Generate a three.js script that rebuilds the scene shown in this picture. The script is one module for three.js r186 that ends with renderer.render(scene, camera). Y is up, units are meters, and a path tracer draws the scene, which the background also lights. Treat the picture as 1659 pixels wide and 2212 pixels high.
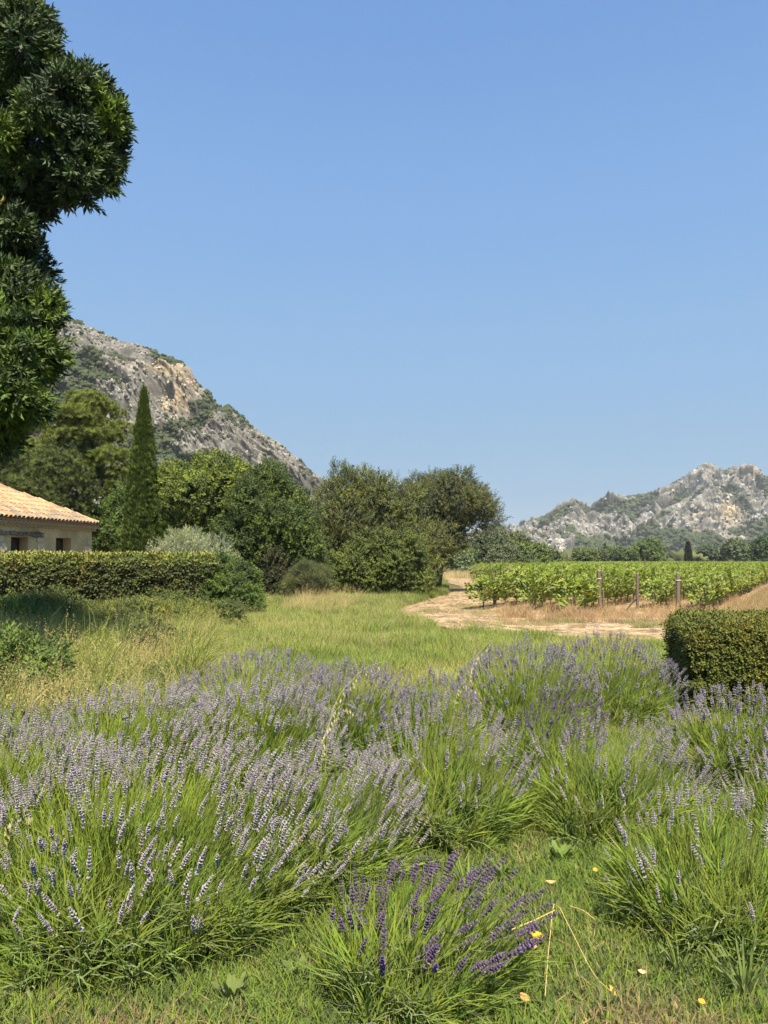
import * as THREE from 'three';
import { mergeGeometries, mergeVertices } from 'three/addons/utils/BufferGeometryUtils.js';
import { createNoise2D, createNoise3D } from 'simplex-noise';

// ---------------------------------------------------------------- camera, sky, sun, exposure
const scene = new THREE.Scene();
const EYE = 1.6, FOV = 67, PITCH = THREE.MathUtils.degToRad(3.55);
const camera = new THREE.PerspectiveCamera(FOV, 768 / 1024, 0.05, 9000);
camera.position.set(0, EYE, 0);
camera.rotation.set(PITCH, 0, 0);
const EXPOSURE = 2.3;
const renderer = new THREE.WebGLRenderer({ antialias: true });
renderer.setSize(768, 1024);
renderer.toneMapping = THREE.LinearToneMapping;
renderer.toneMappingExposure = EXPOSURE;
renderer.shadowMap.enabled = true;
const SUN_DIR = new THREE.Vector3(0.09, 0.89, 0.43).normalize();
const sun = new THREE.DirectionalLight(new THREE.Color(1, 0.88, 0.67), 4.9);
sun.position.copy(SUN_DIR).multiplyScalar(120); sun.target.position.set(0, 0, -20);
sun.castShadow = true; sun.shadow.mapSize.set(4096, 4096); sun.shadow.radius = 4;
Object.assign(sun.shadow.camera, { left: -60, right: 60, top: 70, bottom: -70, near: 1, far: 320 });
scene.add(sun, sun.target);
{ // clear summer sky: deep blue overhead, paler and hazier low down, a soft aureole round the sun
  const w = 512, h = 256, data = new Float32Array(w * h * 4), lin = (c) => new THREE.Color().setRGB(c[0] / 255, c[1] / 255, c[2] / 255, THREE.SRGBColorSpace);
  const stops = [[-90, [120, 125, 110]], [-1, [140, 150, 148]], [0.5, [158, 184, 206]], [6, [154, 188, 219]], [14, [146, 186, 227]], [24, [134, 176, 228]], [37, [117, 160, 220]], [60, [104, 140, 208]], [90, [90, 124, 196]]].map(([a, c]) => [a, lin(c)]);
  const c = new THREE.Color();
  for (let j = 0; j < h; j++) {
    const up = ((j + 0.5) / h - 0.5) * 180;
    let k = 0; while (k < stops.length - 2 && up > stops[k + 1][0]) k++;
    const f = THREE.MathUtils.smoothstep(up, stops[k][0], stops[k + 1][0]) * 0.5 + THREE.MathUtils.clamp((up - stops[k][0]) / (stops[k + 1][0] - stops[k][0]), 0, 1) * 0.5;
    c.copy(stops[k][1]).lerp(stops[k + 1][1], f);
    for (let i = 0; i < w; i++) {
      const a = ((i + 0.5) / w - 0.5) * 2 * Math.PI, u = up * Math.PI / 180;
      const d = Math.cos(u) * Math.cos(a) * SUN_DIR.x + Math.sin(u) * SUN_DIR.y + Math.cos(u) * Math.sin(a) * SUN_DIR.z;
      const g = up > 0 ? 0.55 * Math.exp(-(1 - d) / 0.035) : 0, o = (j * w + i) * 4;
      data[o] = (c.r + g) / EXPOSURE; data[o + 1] = (c.g + g * 0.97) / EXPOSURE; data[o + 2] = (c.b + g * 0.9) / EXPOSURE; data[o + 3] = 1;
    }
  }
  const sky = new THREE.DataTexture(data, w, h, THREE.RGBAFormat, THREE.FloatType);
  sky.mapping = THREE.EquirectangularReflectionMapping; sky.magFilter = THREE.LinearFilter; sky.needsUpdate = true;
  scene.background = sky; scene.environment = sky;
}
scene.fog = new THREE.FogExp2(new THREE.Color(0.80, 0.90, 1.0), 0.00014);

// ---------------------------------------------------------------- helpers
function rngOf(seed) { let s = seed | 0; return () => { s = (s + 0x6d2b79f5) | 0; let t = Math.imul(s ^ (s >>> 15), 1 | s); t = (t + Math.imul(t ^ (t >>> 7), 61 | t)) ^ t; return ((t ^ (t >>> 14)) >>> 0) / 4294967296; }; }
const n2 = createNoise2D(rngOf(11)), n3 = createNoise3D(rngOf(12));
const V = (x, y, z) => new THREE.Vector3(x, y, z);
const clamp = THREE.MathUtils.clamp, lerp = THREE.MathUtils.lerp, smooth = THREE.MathUtils.smoothstep;
const FPX = 512 / Math.tan(THREE.MathUtils.degToRad(FOV / 2)), CP = Math.cos(PITCH), SP = Math.sin(PITCH);
// the photograph measured at 1659 x 2212: a direction, a point at a depth, a point on level ground
function ray(dx, dy) { const u = (dx / 1659 - 0.5) * 768 / FPX, v = -(dy / 2212 - 0.5) * 1024 / FPX; return V(u, v * CP + SP, -(CP - v * SP)); }
function at(dx, dy, depth) { const r = ray(dx, dy); return r.multiplyScalar(depth / -r.z).add(V(0, EYE, 0)); }
function ground(dx, dy) { const r = ray(dx, dy); return r.multiplyScalar(EYE / -r.y).add(V(0, EYE, 0)); }
function project(p) { const y = p.y - EYE, f = -p.z * CP + y * SP, v = y * CP + p.z * SP; return [(p.x / f * FPX / 768 + 0.5) * 1659, (0.5 - v / f * FPX / 1024) * 2212]; }
const taken = new Map();
function numbered(name) { const n = taken.get(name) || 0; taken.set(name, n + 1); return n ? name + '_' + String(n).padStart(3, '0') : name; }
function tag(o, label, category, group, kind) { if (label) o.userData.label = label; if (category) o.userData.category = category; if (group) o.userData.group = group; if (kind) o.userData.kind = kind; return o; }
function thing(name, label, category, pos = [0, 0, 0], turn = 0, group) { const o = new THREE.Group(); o.name = numbered(name); o.position.set(...pos); o.rotation.y = turn; scene.add(o); return tag(o, label, category, group); }
function mesh(name, geometry, m, parent, kind) { const o = new THREE.Mesh(geometry, m); o.name = parent ? name : numbered(name); o.castShadow = o.receiveShadow = true; (parent || scene).add(o); if (kind) o.userData.kind = kind; return o; }
function copies(name, geometry, m, list, parent, colors) { // list of Matrix4
  const o = new THREE.InstancedMesh(geometry, m, list.length); o.name = parent ? name : numbered(name);
  list.forEach((x, i) => o.setMatrixAt(i, x)); if (colors) colors.forEach((c, i) => o.setColorAt(i, c));
  o.castShadow = o.receiveShadow = true; o.userData.kind = 'stuff'; (parent || scene).add(o); return o;
}
const M4 = (p, q, s) => new THREE.Matrix4().compose(p, q, typeof s === 'number' ? V(s, s, s) : s);
const UP = V(0, 1, 0);
function aim(dir, spin) { return new THREE.Quaternion().setFromUnitVectors(UP, dir).multiply(new THREE.Quaternion().setFromAxisAngle(UP, spin)); }
const rgb = (r, g, b) => new THREE.Color().setRGB(r, g, b);
const mat = (c, o = {}) => new THREE.MeshStandardMaterial({ color: rgb(...c), roughness: 0.9, metalness: 0, side: THREE.DoubleSide, ...o });
const leafy = (c, t = 0.4, o = {}) => new THREE.MeshPhysicalMaterial({ color: rgb(...c), roughness: 0.95, transmission: t, thickness: 0, ior: 1.4, side: THREE.DoubleSide, ...o });
function fbm3(x, y, z, oct = 4) { let s = 0, a = 1, t = 0; for (let i = 0; i < oct; i++) { s += a * n3(x, y, z); t += a; a *= 0.5; x = x * 2.03 + 7.1; y = y * 2.03 + 3.7; z = z * 2.03 + 1.3; } return s / t; }
function geo(pos, idx, col, uv) {
  const g = new THREE.BufferGeometry(); g.setAttribute('position', new THREE.Float32BufferAttribute(pos, 3)); if (idx) g.setIndex(idx);
  if (col) g.setAttribute('color', new THREE.Float32BufferAttribute(col, 3)); if (uv) g.setAttribute('uv', new THREE.Float32BufferAttribute(uv, 2)); g.computeVertexNormals(); return g;
}
function box(w, h, d, x = 0, y = 0, z = 0) { const g = new THREE.BoxGeometry(w, h, d); g.translate(x, y, z); return g; }
// a tube that tapers along a list of points
function limb(points, r0, r1, sides = 6, seg = 6, wob = 0, seed = 1) {
  const curve = new THREE.CatmullRomCurve3(points), fr = curve.computeFrenetFrames(seg, false), pos = [], idx = [];
  for (let i = 0; i <= seg; i++) {
    const p = curve.getPointAt(i / seg), r = lerp(r0, r1, i / seg);
    for (let k = 0; k < sides; k++) { const a = k / sides * 2 * Math.PI, rr = r * (1 + wob * n3(i * 0.7 + seed, k * 1.3, seed)); pos.push(p.x + rr * (Math.cos(a) * fr.normals[i].x + Math.sin(a) * fr.binormals[i].x), p.y + rr * (Math.cos(a) * fr.normals[i].y + Math.sin(a) * fr.binormals[i].y), p.z + rr * (Math.cos(a) * fr.normals[i].z + Math.sin(a) * fr.binormals[i].z)); }
  }
  for (let i = 0; i < seg; i++) for (let k = 0; k < sides; k++) { const a = i * sides + k, b = i * sides + (k + 1) % sides; idx.push(a, b, a + sides, b, b + sides, a + sides); }
  return geo(pos, idx);
}
// tileable noise picture
function tile(size, seed, paint, srgb = true) {
  const r = rngOf(seed), lat = new Float32Array(65536).map(() => r());
  const vn = (x, y, p) => { const ix = Math.floor(x), iy = Math.floor(y), fx = x - ix, fy = y - iy, sx = fx * fx * (3 - 2 * fx), sy = fy * fy * (3 - 2 * fy), L = (a, b) => lat[(((a % p) + p) % p) * 211 + (((b % p) + p) % p) * 17 + p & 65535]; return lerp(lerp(L(ix, iy), L(ix + 1, iy), sx), lerp(L(ix, iy + 1), L(ix + 1, iy + 1), sx), sy); };
  const fb = (u, v, p0, o = 5) => { let s = 0, a = 1, t = 0, p = p0; for (let i = 0; i < o; i++) { s += a * vn(u * p, v * p, p); t += a; a *= 0.55; p *= 2; } return s / t; };
  const data = new Uint8Array(size * size * 4);
  for (let j = 0; j < size; j++) for (let i = 0; i < size; i++) { const c = paint((u, v, p, o) => fb(u, v, p, o), i / size, j / size); for (let k = 0; k < 3; k++) data[(j * size + i) * 4 + k] = clamp(c[k] * 255, 0, 255); data[(j * size + i) * 4 + 3] = 255; }
  const t = new THREE.DataTexture(data, size, size); t.wrapS = t.wrapT = THREE.RepeatWrapping; t.magFilter = THREE.LinearFilter; t.minFilter = THREE.LinearMipmapLinearFilter; if (srgb) t.colorSpace = THREE.SRGBColorSpace; t.needsUpdate = true; return t;
}
const again = (t, x, y = x) => { const c = t.clone(); c.repeat.set(x, y); c.needsUpdate = true; return c; };

// one leaf lying along +Y from the origin, folded along its midrib
function leafGeo(L, W, fold = 0.25, droop = 0.15) { // arrays of positions for 4 triangles
  const b = [0, 0, 0], l = [-W / 2, L * 0.5, fold * W], c = [0, L * 0.52, 0], r = [W / 2, L * 0.5, fold * W], t = [0, L, droop * L * -1];
  return [b, c, l, l, c, t, b, r, c, c, r, t];
}
function pushLeaf(pos, tri, m) { const v = V(0, 0, 0); for (const p of tri) { v.set(...p).applyMatrix4(m); pos.push(v.x, v.y, v.z); } }
const eul = (x, y, z) => new THREE.Quaternion().setFromEuler(new THREE.Euler(x, y, z, 'YXZ'));
// a twig with leaves round it, growing along +Y, about 1 unit long when len = 1
function sprig(seed, n, len, L, W, open = 0.9, fold = 0.2, tipBunch = 0) {
  const r = rngOf(seed), pos = [];
  for (let i = 0; i < n; i++) {
    const t = tipBunch ? 1 - tipBunch * r() : i / n, a = i * 2.4 + r() * 0.8, s = 0.75 + 0.5 * r();
    const q = eul(0, a, 0).multiply(eul(open * (0.6 + 0.7 * r()), 0, (r() - 0.5) * 0.5));
    pushLeaf(pos, leafGeo(L * s, W * s, fold, 0.12), M4(V((r() - 0.5) * 0.1 * len, t * len, (r() - 0.5) * 0.1 * len), q, 1));
  }
  return geo(pos);
}
// a twig tip of needles or fine scales
function tuft(seed, n, L, W, open = 0.7, curl = 0) {
  const r = rngOf(seed), pos = [];
  for (let i = 0; i < n; i++) {
    const a = r() * 6.283, tilt = open * Math.sqrt(r()), l = L * (0.6 + 0.5 * r()), w = W * (0.7 + 0.6 * r()), q = eul(0, a, 0).multiply(eul(tilt, 0, 0)), bend = curl * (0.5 + r());
    const m = M4(V((r() - 0.5) * L * 0.25, 0, (r() - 0.5) * L * 0.25), q, 1), p = [[-w / 2, 0, 0], [w / 2, 0, 0], [-w * 0.4, l * 0.55, bend * l * 0.25], [w * 0.4, l * 0.55, bend * l * 0.25], [0, l, bend * l]];
    for (const k of [0, 1, 3, 0, 3, 2, 2, 3, 4]) pushLeaf(pos, [p[k]], m);
  }
  return geo(pos);
}
// lobes: {c: Vector3, r: Vector3}; sprigs spread through the outer part of the lobes
function foliage(parent, lobes, count, geos, m, o = {}) {
  const r = rngOf(o.seed || 5), lists = geos.map(() => []), cols = geos.map(() => []), w = lobes.map((l) => Math.pow(l.r.x * l.r.y * l.r.z, 2 / 3) * (l.w || 1)), total = w.reduce((a, b) => a + b, 0), d = V(0, 0, 0);
  const base = o.tint || (() => [1, 1, 1]), mn = o.size ? o.size[0] : 0.8, mx = o.size ? o.size[1] : 1.3, rag = o.rag ?? 0.3, upBias = o.up ?? 0.35, inner = o.inner ?? 0.4;
  for (let i = 0, tries = 0; i < count && tries < count * 6; tries++) {
    let k = 0, x = r() * total; while (x > w[k] && k < w.length - 1) x -= w[k++];
    const l = lobes[k]; d.set(r() * 2 - 1, r() * 2 - 1, r() * 2 - 1); const len = d.length(); if (len > 1 || len < 0.05) continue; d.divideScalar(len);
    if (d.y < -0.35 && r() < (o.thinBelow ?? 0.35)) continue;
    const bump = 1 + rag * fbm3(d.x * 1.7 + k * 3.1, d.y * 1.7, d.z * 1.7 + k, 2), rad = bump * (1 - inner * Math.pow(r(), 1.6));
    const p = V(l.c.x + d.x * l.r.x * rad, l.c.y + d.y * l.r.y * rad, l.c.z + d.z * l.r.z * rad);
    if (o.keep && !o.keep(p, r)) continue;
    if (p.y < (o.floor ?? 0.02)) continue;
    let deep = false; for (let j = 0; j < lobes.length; j++) { if (j === k) continue; const q = lobes[j], e = ((p.x - q.c.x) / q.r.x) ** 2 + ((p.y - q.c.y) / q.r.y) ** 2 + ((p.z - q.c.z) / q.r.z) ** 2; if (e < 0.35) { deep = true; break; } }
    if (deep && r() < 0.8) continue;
    const dir = V(d.x + (r() - 0.5) * 1.0, d.y + upBias + (r() - 0.5) * 1.0, d.z + (r() - 0.5) * 1.0).add(o.lean || V(0, 0, 0)).normalize(), g = Math.floor(r() * geos.length);
    lists[g].push(M4(p, aim(dir, r() * 6.283), lerp(mn, mx, r())));
    const t = base(p, r, d), v = 0.78 + 0.44 * r(); cols[g].push(rgb(t[0] * v, t[1] * v, t[2] * v)); i++;
  }
  geos.forEach((g, i) => { if (lists[i].length) copies(o.name || 'foliage', g, m, lists[i], parent, cols[i]); });
}
const lobe = (x, y, z, rx, ry = rx, rz = rx, w = 1) => ({ c: V(x, y, z), r: V(rx, ry, rz), w });
// irregular crown: sub-lobes on and in an ellipsoid
function crown(seed, c, R, n, share = 0.42, low = -0.6) {
  const r = rngOf(seed), out = [lobe(c[0], c[1], c[2], R[0] * 0.72, R[1] * 0.72, R[2] * 0.72)];
  for (let i = 0; i < n; i++) {
    const y = lerp(low, 1, (i + r()) / n), a = i * 2.399 + r() * 0.7, q = Math.sqrt(Math.max(0.05, 1 - Math.min(1, y * y))), s = share * (0.65 + 0.6 * r()), e = 0.72 + 0.12 * r();
    out.push(lobe(c[0] + Math.cos(a) * q * R[0] * e, c[1] + y * R[1] * e * 0.95, c[2] + Math.sin(a) * q * R[2] * e, R[0] * s, R[1] * s * 0.85, R[2] * s));
  }
  return out;
}

// ---------------------------------------------------------------- ground
const TEX = {
  soil: tile(512, 3, (f, u, v) => { const a = f(u, v, 4, 6), b = f(u + 0.3, v + 0.7, 24, 4), k = 0.52 + 0.5 * (a - 0.5) + 0.55 * (b - 0.5); return [k * 1.02, k * 0.97, k * 0.9]; }),
  soilBump: tile(512, 8, (f, u, v) => { const k = 0.5 * f(u, v, 8, 6) + 0.5 * f(u, v, 40, 3); return [k, k, k]; }, false),
  rock: tile(512, 5, (f, u, v) => { const a = f(u, v, 6, 6), c = Math.abs(f(u, v, 12, 4) - 0.5) * 4, b = f(u + 0.5, v, 40, 3); const k = 0.55 + 0.45 * (a - 0.5) + 0.25 * (b - 0.5) + 0.22 * Math.min(1, c); return [k * 0.98, k * 0.97, k * 0.95]; }),
  plaster: tile(256, 6, (f, u, v) => { const k = 0.86 + 0.22 * (f(u, v, 4, 5) - 0.5) + 0.12 * (f(u, v, 40, 2) - 0.5); return [k, k, k * 0.99]; }),
  wood: tile(256, 7, (f, u, v) => { const g = f(u * 1, v * 0.06, 32, 4), k = 0.55 + 0.7 * (g - 0.5) + 0.3 * (f(u, v, 6, 4) - 0.5); return [k, k * 0.95, k * 0.88]; }),
};
{
  // one sheet out to the horizon; finer near the camera
  const N = 150, pos = [], uv = [], idx = [], col = [], wx = (t) => Math.sign(t) * (Math.abs(t) * 34 + 4200 * Math.pow(Math.abs(t), 7));
  for (let j = 0; j <= N; j++) for (let i = 0; i <= N; i++) {
    const x = wx(i / N * 2 - 1), zz = -wx(j / N * 2 - 1) - 14, y = Math.hypot(x, zz) < 40 ? 0.02 * n2(x * 0.35, zz * 0.35) : 0;
    pos.push(x, y - 0.02, zz); uv.push(x / 3, zz / 3);
    const g = 0.5 + 0.5 * fbm3(x * 0.25, 0, zz * 0.25, 3), far = smooth(-zz, 10, 22);
    const c = [lerp(lerp(0.075, 0.13, g), lerp(0.17, 0.23, g), far), lerp(lerp(0.08, 0.12, g), lerp(0.18, 0.2, g), far), lerp(0.03, 0.055, far)]; col.push(...c);
  }
  for (let j = 0; j < N; j++) for (let i = 0; i < N; i++) { const a = j * (N + 1) + i; idx.push(a, a + 1, a + N + 1, a + 1, a + N + 2, a + N + 1); }
  const g = mesh('ground', geo(pos, idx, col, uv), new THREE.MeshStandardMaterial({ color: rgb(1.7, 1.7, 1.7), vertexColors: true, map: TEX.soil, bumpMap: TEX.soilBump, bumpScale: 0.05, roughness: 1, side: THREE.DoubleSide }));
  tag(g, 'level meadow ground under the grass, lavender and vines', 'ground', null, 'structure');
}
// a flat sheet with a ragged edge, given by points on the photograph or in metres
function sheet(name, pts, y, m, label, category, ragged = 0.35) {
  const P = new THREE.CatmullRomCurve3(pts.map((p) => V(p[0], 0, p[1])), true, 'catmullrom', 0.2).getSpacedPoints(220), s = new THREE.Shape();
  P.forEach((p, i) => { const k = ragged * (n2(p.x * 0.9, p.z * 0.9) + 0.5 * n2(p.x * 3, p.z * 3)); s[i ? 'lineTo' : 'moveTo'](p.x + k * 0.6, -(p.z + k)); });
  const g = new THREE.ShapeGeometry(s); g.rotateX(-Math.PI / 2); g.translate(0, y, 0);
  const a = g.attributes.position, u = g.attributes.uv; for (let i = 0; i < a.count; i++) u.setXY(i, a.getX(i) / 2.2, a.getZ(i) / 2.2);
  return tag(mesh(name, g, m), label, category, null, 'structure');
}
const G = (x, y) => { const p = ground(x, y); return [p.x, p.z]; };
const soilMat = (c, s = 1) => new THREE.MeshStandardMaterial({ color: rgb(...c.map((x) => x * 2.3)), map: again(TEX.soil, s), bumpMap: again(TEX.soilBump, s * 1.3), bumpScale: 0.06, roughness: 1, side: THREE.DoubleSide });
const trackPts = [G(848, 1323), G(878, 1342), G(960, 1356), G(1060, 1372), G(1220, 1390), G(1440, 1405), G(1700, 1405), [16, -21], [9.5, -24], [4.6, -26], [5.0, -34], [7.2, -50], [8.8, -66], [5.6, -72], [4.4, -58], G(1000, 1268), G(966, 1284), G(915, 1298), G(868, 1311)];
sheet('dirt_track', trackPts, 0.012, soilMat([0.5, 0.4, 0.275]), 'dry pale dirt track curving between meadow and vineyard', 'dirt track');
sheet('vineyard_soil', [[3.2, -25], [9.5, -22.3], [15, -21.5], [60, -90], [118, -200], [20, -205], [8, -70], [4, -40]], 0.004, soilMat([0.4, 0.305, 0.2], 0.7), 'dry tilled soil below the rows of vines', 'soil', 0.2);
sheet('vineyard_lane', [[11.3, -24.4], [13.6, -23.6], [55, -93], [51.5, -96]], 0.016, soilMat([0.42, 0.30, 0.23], 0.8), 'pale stony lane along the right edge of the vineyard', 'lane', 0.15);
function rut(pts, w, label) {
  const c = new THREE.CatmullRomCurve3(pts.map((p) => V(p[0], 0, p[1]))).getSpacedPoints(90), pos = [], uv = [], idx = [];
  c.forEach((p, i) => { const q = c[Math.min(i + 1, c.length - 1)], b = c[Math.max(i - 1, 0)], t = V(q.x - b.x, 0, q.z - b.z).normalize(), k = w * (0.75 + 0.6 * n2(p.x * 0.8, p.z * 0.8)), e = w * (0.75 + 0.6 * n2(p.x * 0.8 + 9, p.z * 0.8)); pos.push(p.x - t.z * k, 0.02, p.z + t.x * k, p.x + t.z * e, 0.02, p.z - t.x * e); uv.push((p.x - t.z * k) / 2.2, p.z / 2.2, (p.x + t.z * e) / 2.2, p.z / 2.2); if (i) { const a = i * 2; idx.push(a - 2, a - 1, a, a - 1, a + 1, a); } });
  return tag(mesh('wheel_rut', geo(pos, idx, null, uv), soilMat([0.52, 0.41, 0.29], 1.2)), label, 'wheel rut', null, 'structure');
}
rut([G(1035, 1268), G(990, 1284), G(925, 1302), G(872, 1319), G(880, 1334), G(950, 1346), G(1060, 1358)], 0.16, 'bare pale outer wheel rut at the meadow edge of the track');
rut([G(1050, 1280), G(1015, 1293), G(975, 1310), G(980, 1328), G(1060, 1348), G(1220, 1367), G(1420, 1378)], 0.16, 'bare pale inner wheel rut in the middle of the track');

// ---------------------------------------------------------------- hills
function pick(table, x) { if (x <= table[0][0]) return table[0][1]; for (let i = 1; i < table.length; i++) if (x <= table[i][0]) return lerp(table[i - 1][1], table[i][1], (x - table[i - 1][0]) / (table[i][0] - table[i - 1][0])); return table[table.length - 1][1]; }
const shrubGeo = [0, 1, 2].map((s) => { const g = mergeVertices(new THREE.IcosahedronGeometry(1, 2).deleteAttribute('normal').deleteAttribute('uv')), p = g.attributes.position; for (let i = 0; i < p.count; i++) { const v = V(p.getX(i), p.getY(i), p.getZ(i)), k = 0.8 + 0.34 * n3(v.x * 2.1 + s * 5, v.y * 2.1, v.z * 2.1) + 0.24 * n3(v.x * 6 + s, v.y * 6, v.z * 6); p.setXYZ(i, v.x * k, v.y * k * 0.8, v.z * k); } g.computeVertexNormals(); return g; });
const rockGeo = [0, 1].map((s) => { const g = mergeVertices(new THREE.IcosahedronGeometry(1, 1).deleteAttribute('normal').deleteAttribute('uv')), p = g.attributes.position; for (let i = 0; i < p.count; i++) { const k = 0.95 + 0.55 * n3(p.getX(i) * 1.4 + s * 9, p.getY(i) * 1.4, p.getZ(i) * 1.4); p.setXYZ(i, p.getX(i) * k, p.getY(i) * k, p.getZ(i) * k); } const f = g.toNonIndexed(); f.computeVertexNormals(); return f; });
function hill(o) {
  const r = rngOf(o.seed), NS = o.cols, NT = o.rows, pos = [], uv = [], col = [], idx = [], green = new Float32Array((NS + 1) * (NT + 1)), P = [];
  for (let j = 0; j <= NT; j++) for (let i = 0; i <= NS; i++) {
    const s = lerp(o.s0, o.s1, i / NS), tt = j / NT * 1.25, t = Math.min(tt, 1), back = Math.max(0, tt - 1) / 0.25;
    const dF = o.foot(s), dR = o.ridge(s), dist = lerp(dF, dR, t) + back * (dR - dF) * 0.5, top = at(s, pick(o.sky, s), dR).y;
    let h = top * o.shape(t, s) * (1 - 0.7 * back);
    const x = ray(s, 1200).x * dist / CP, z = -dist, k = o.scale, fade = smooth(t, 0, 0.15) * (1 - 0.82 * smooth(t, 0.8, 1));
    // buttresses, ledges and broken rock
    const wx = x + 12 * k * n3(x / (70 * k), h / (50 * k), 3), wz = z + 12 * k * n3(z / (70 * k), h / (50 * k), 9), hs = h + o.dip * x;
    const rg = (f, ph) => 1 - 2 * Math.abs(n3(wx / (f * k) + ph, hs / (f * k * 0.8), wz / (f * k) + ph));
    const e = (o.big * (7 * rg(75, 0) + 4.5 * rg(34, 3)) + 2.8 * rg(15, 5) + 1.7 * rg(7.5, 8) + 1.0 * rg(3.8, 2) + 0.5 * rg(2, 6)) * k;
    let out = e * fade; let cut = 0, cream = 0;
    const pr = project(V(x, h, z)); // where this place of the slope lies: used to set the known cliffs and gullies
    if (o.feature) { const f = o.feature(pr[0], pr[1]); out += f[0] * k; cream = f[1]; cut = f[2]; }
    const p = V(x - out * 0.12, Math.max(h + out * 0.62, -1), z + out * 0.66); P.push(p); pos.push(p.x, p.y, p.z); uv.push(p.x / (26 * k), (h * 1.3) / (26 * k));
    const m = 0.75 * fbm3(x / (o.patch * k), (h * 1.1 + o.band * x) / (o.patch * k), z / (o.patch * 2 * k), 4) - 0.26 * (e / (10 * k)) + o.veg(t, pr) + cut; const gr = smooth(m, 0.02, 0.14); green[j * (NS + 1) + i] = gr;
    const q = 0.82 + 0.3 * fbm3(x / (18 * k), h / (30 * k), z / (18 * k), 4), st = 0.9 + 0.18 * n3(x / (5 * k), hs / (22 * k), 4), warm = smooth(fbm3(x / (60 * k), h / (60 * k), 5, 3), 0.1, 0.6) * 0.6;
    const rk = o.pale; const rock = [0.316 * rk * q * st, (0.314 - 0.015 * warm) * rk * q * st, (0.304 - 0.04 * warm) * rk * q * st], cr = [0.5, 0.4, 0.26], g = [0.062, 0.068, 0.032];
    for (let c = 0; c < 3; c++) col.push(lerp(lerp(rock[c], cr[c] * (0.8 + 0.3 * q), cream), g[c], gr * 0.85 * (1 - cream)));
  }
  for (let j = 0; j < NT; j++) for (let i = 0; i < NS; i++) { const a = j * (NS + 1) + i; idx.push(a, a + 1, a + NS + 1, a + 1, a + NS + 2, a + NS + 1); }
  const t = thing(o.name, o.label, 'hill'); t.userData.kind = 'structure';
  mesh('rock_slope', geo(pos, idx, col, uv), new THREE.MeshStandardMaterial({ color: rgb(1.5, 1.5, 1.5), vertexColors: true, map: TEX.rock, roughness: 1, side: THREE.DoubleSide }), t);
  const lists = [[], [], []], cols = [[], [], []];
  for (let n = 0, c = 0; c < o.shrubs && n < o.shrubs * 30; n++) {
    const i = Math.floor(r() * NS), j = Math.floor(r() * NT * 0.83), gr = green[j * (NS + 1) + i]; if (r() > gr * gr + o.stray) continue;
    const s = o.scale * (gr > 0.4 ? lerp(0.9, 2.6, r() * r()) : lerp(0.6, 1.7, r() * r())), p = P[j * (NS + 1) + i], k = Math.floor(r() * 3), v = 0.75 + 0.5 * r(), w = r();
    lists[k].push(M4(V(p.x, p.y + s * 0.2, p.z), eul(r() - 0.5, r() * 6.3, r() - 0.5), V(s, s * (0.75 + 0.4 * r()), s))); cols[k].push(rgb(lerp(0.026, 0.055, w) * v, lerp(0.045, 0.068, w) * v, lerp(0.018, 0.024, w) * v)); c++;
  }
  const rl = [[], []], rc = [[], []];
  for (let n = 0; n < o.rocks * 3 && rl[0].length + rl[1].length < o.rocks; n++) {
    const i = Math.floor(r() * NS), j = Math.floor((0.06 + 0.78 * r()) * NT), a = j * (NS + 1) + i; if (green[a] > 0.5) continue;
    const s = o.scale * lerp(0.3, 1.15, Math.pow(r(), 2.5)), p = P[a], v = 0.85 + 0.3 * r(), k = n % 2; rl[k].push(M4(V(p.x, p.y - s * 0.15, p.z), eul(r() * 6.3, r() * 6.3, r() * 6.3), V(s * (0.8 + 0.7 * r()), s, s * (0.8 + 0.5 * r())))); rc[k].push(rgb(col[a * 3] * 0.95 * v, col[a * 3 + 1] * 0.94 * v, col[a * 3 + 2] * 0.93 * v));
  }
  rl.forEach((l, k) => copies('outcrops', rockGeo[k], mat([1, 1, 1], { roughness: 1 }), l, t, rc[k]));
  lists.forEach((l, k) => copies('scrub', shrubGeo[k], mat([1, 1, 1], { roughness: 1 }), l, t, cols[k]));
  return t;
}
const bump2 = (x, y, cx, cy, rx, ry) => Math.exp(-(((x - cx) / rx) ** 2) - ((y - cy) / ry) ** 2);
const seg2 = (x, y, x0, y0, x1, y1, w) => { const dx = x1 - x0, dy = y1 - y0, t = clamp(((x - x0) * dx + (y - y0) * dy) / (dx * dx + dy * dy), 0, 1); return Math.exp(-(((x - x0 - t * dx) ** 2 + (y - y0 - t * dy) ** 2) / (w * w))); };
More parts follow.
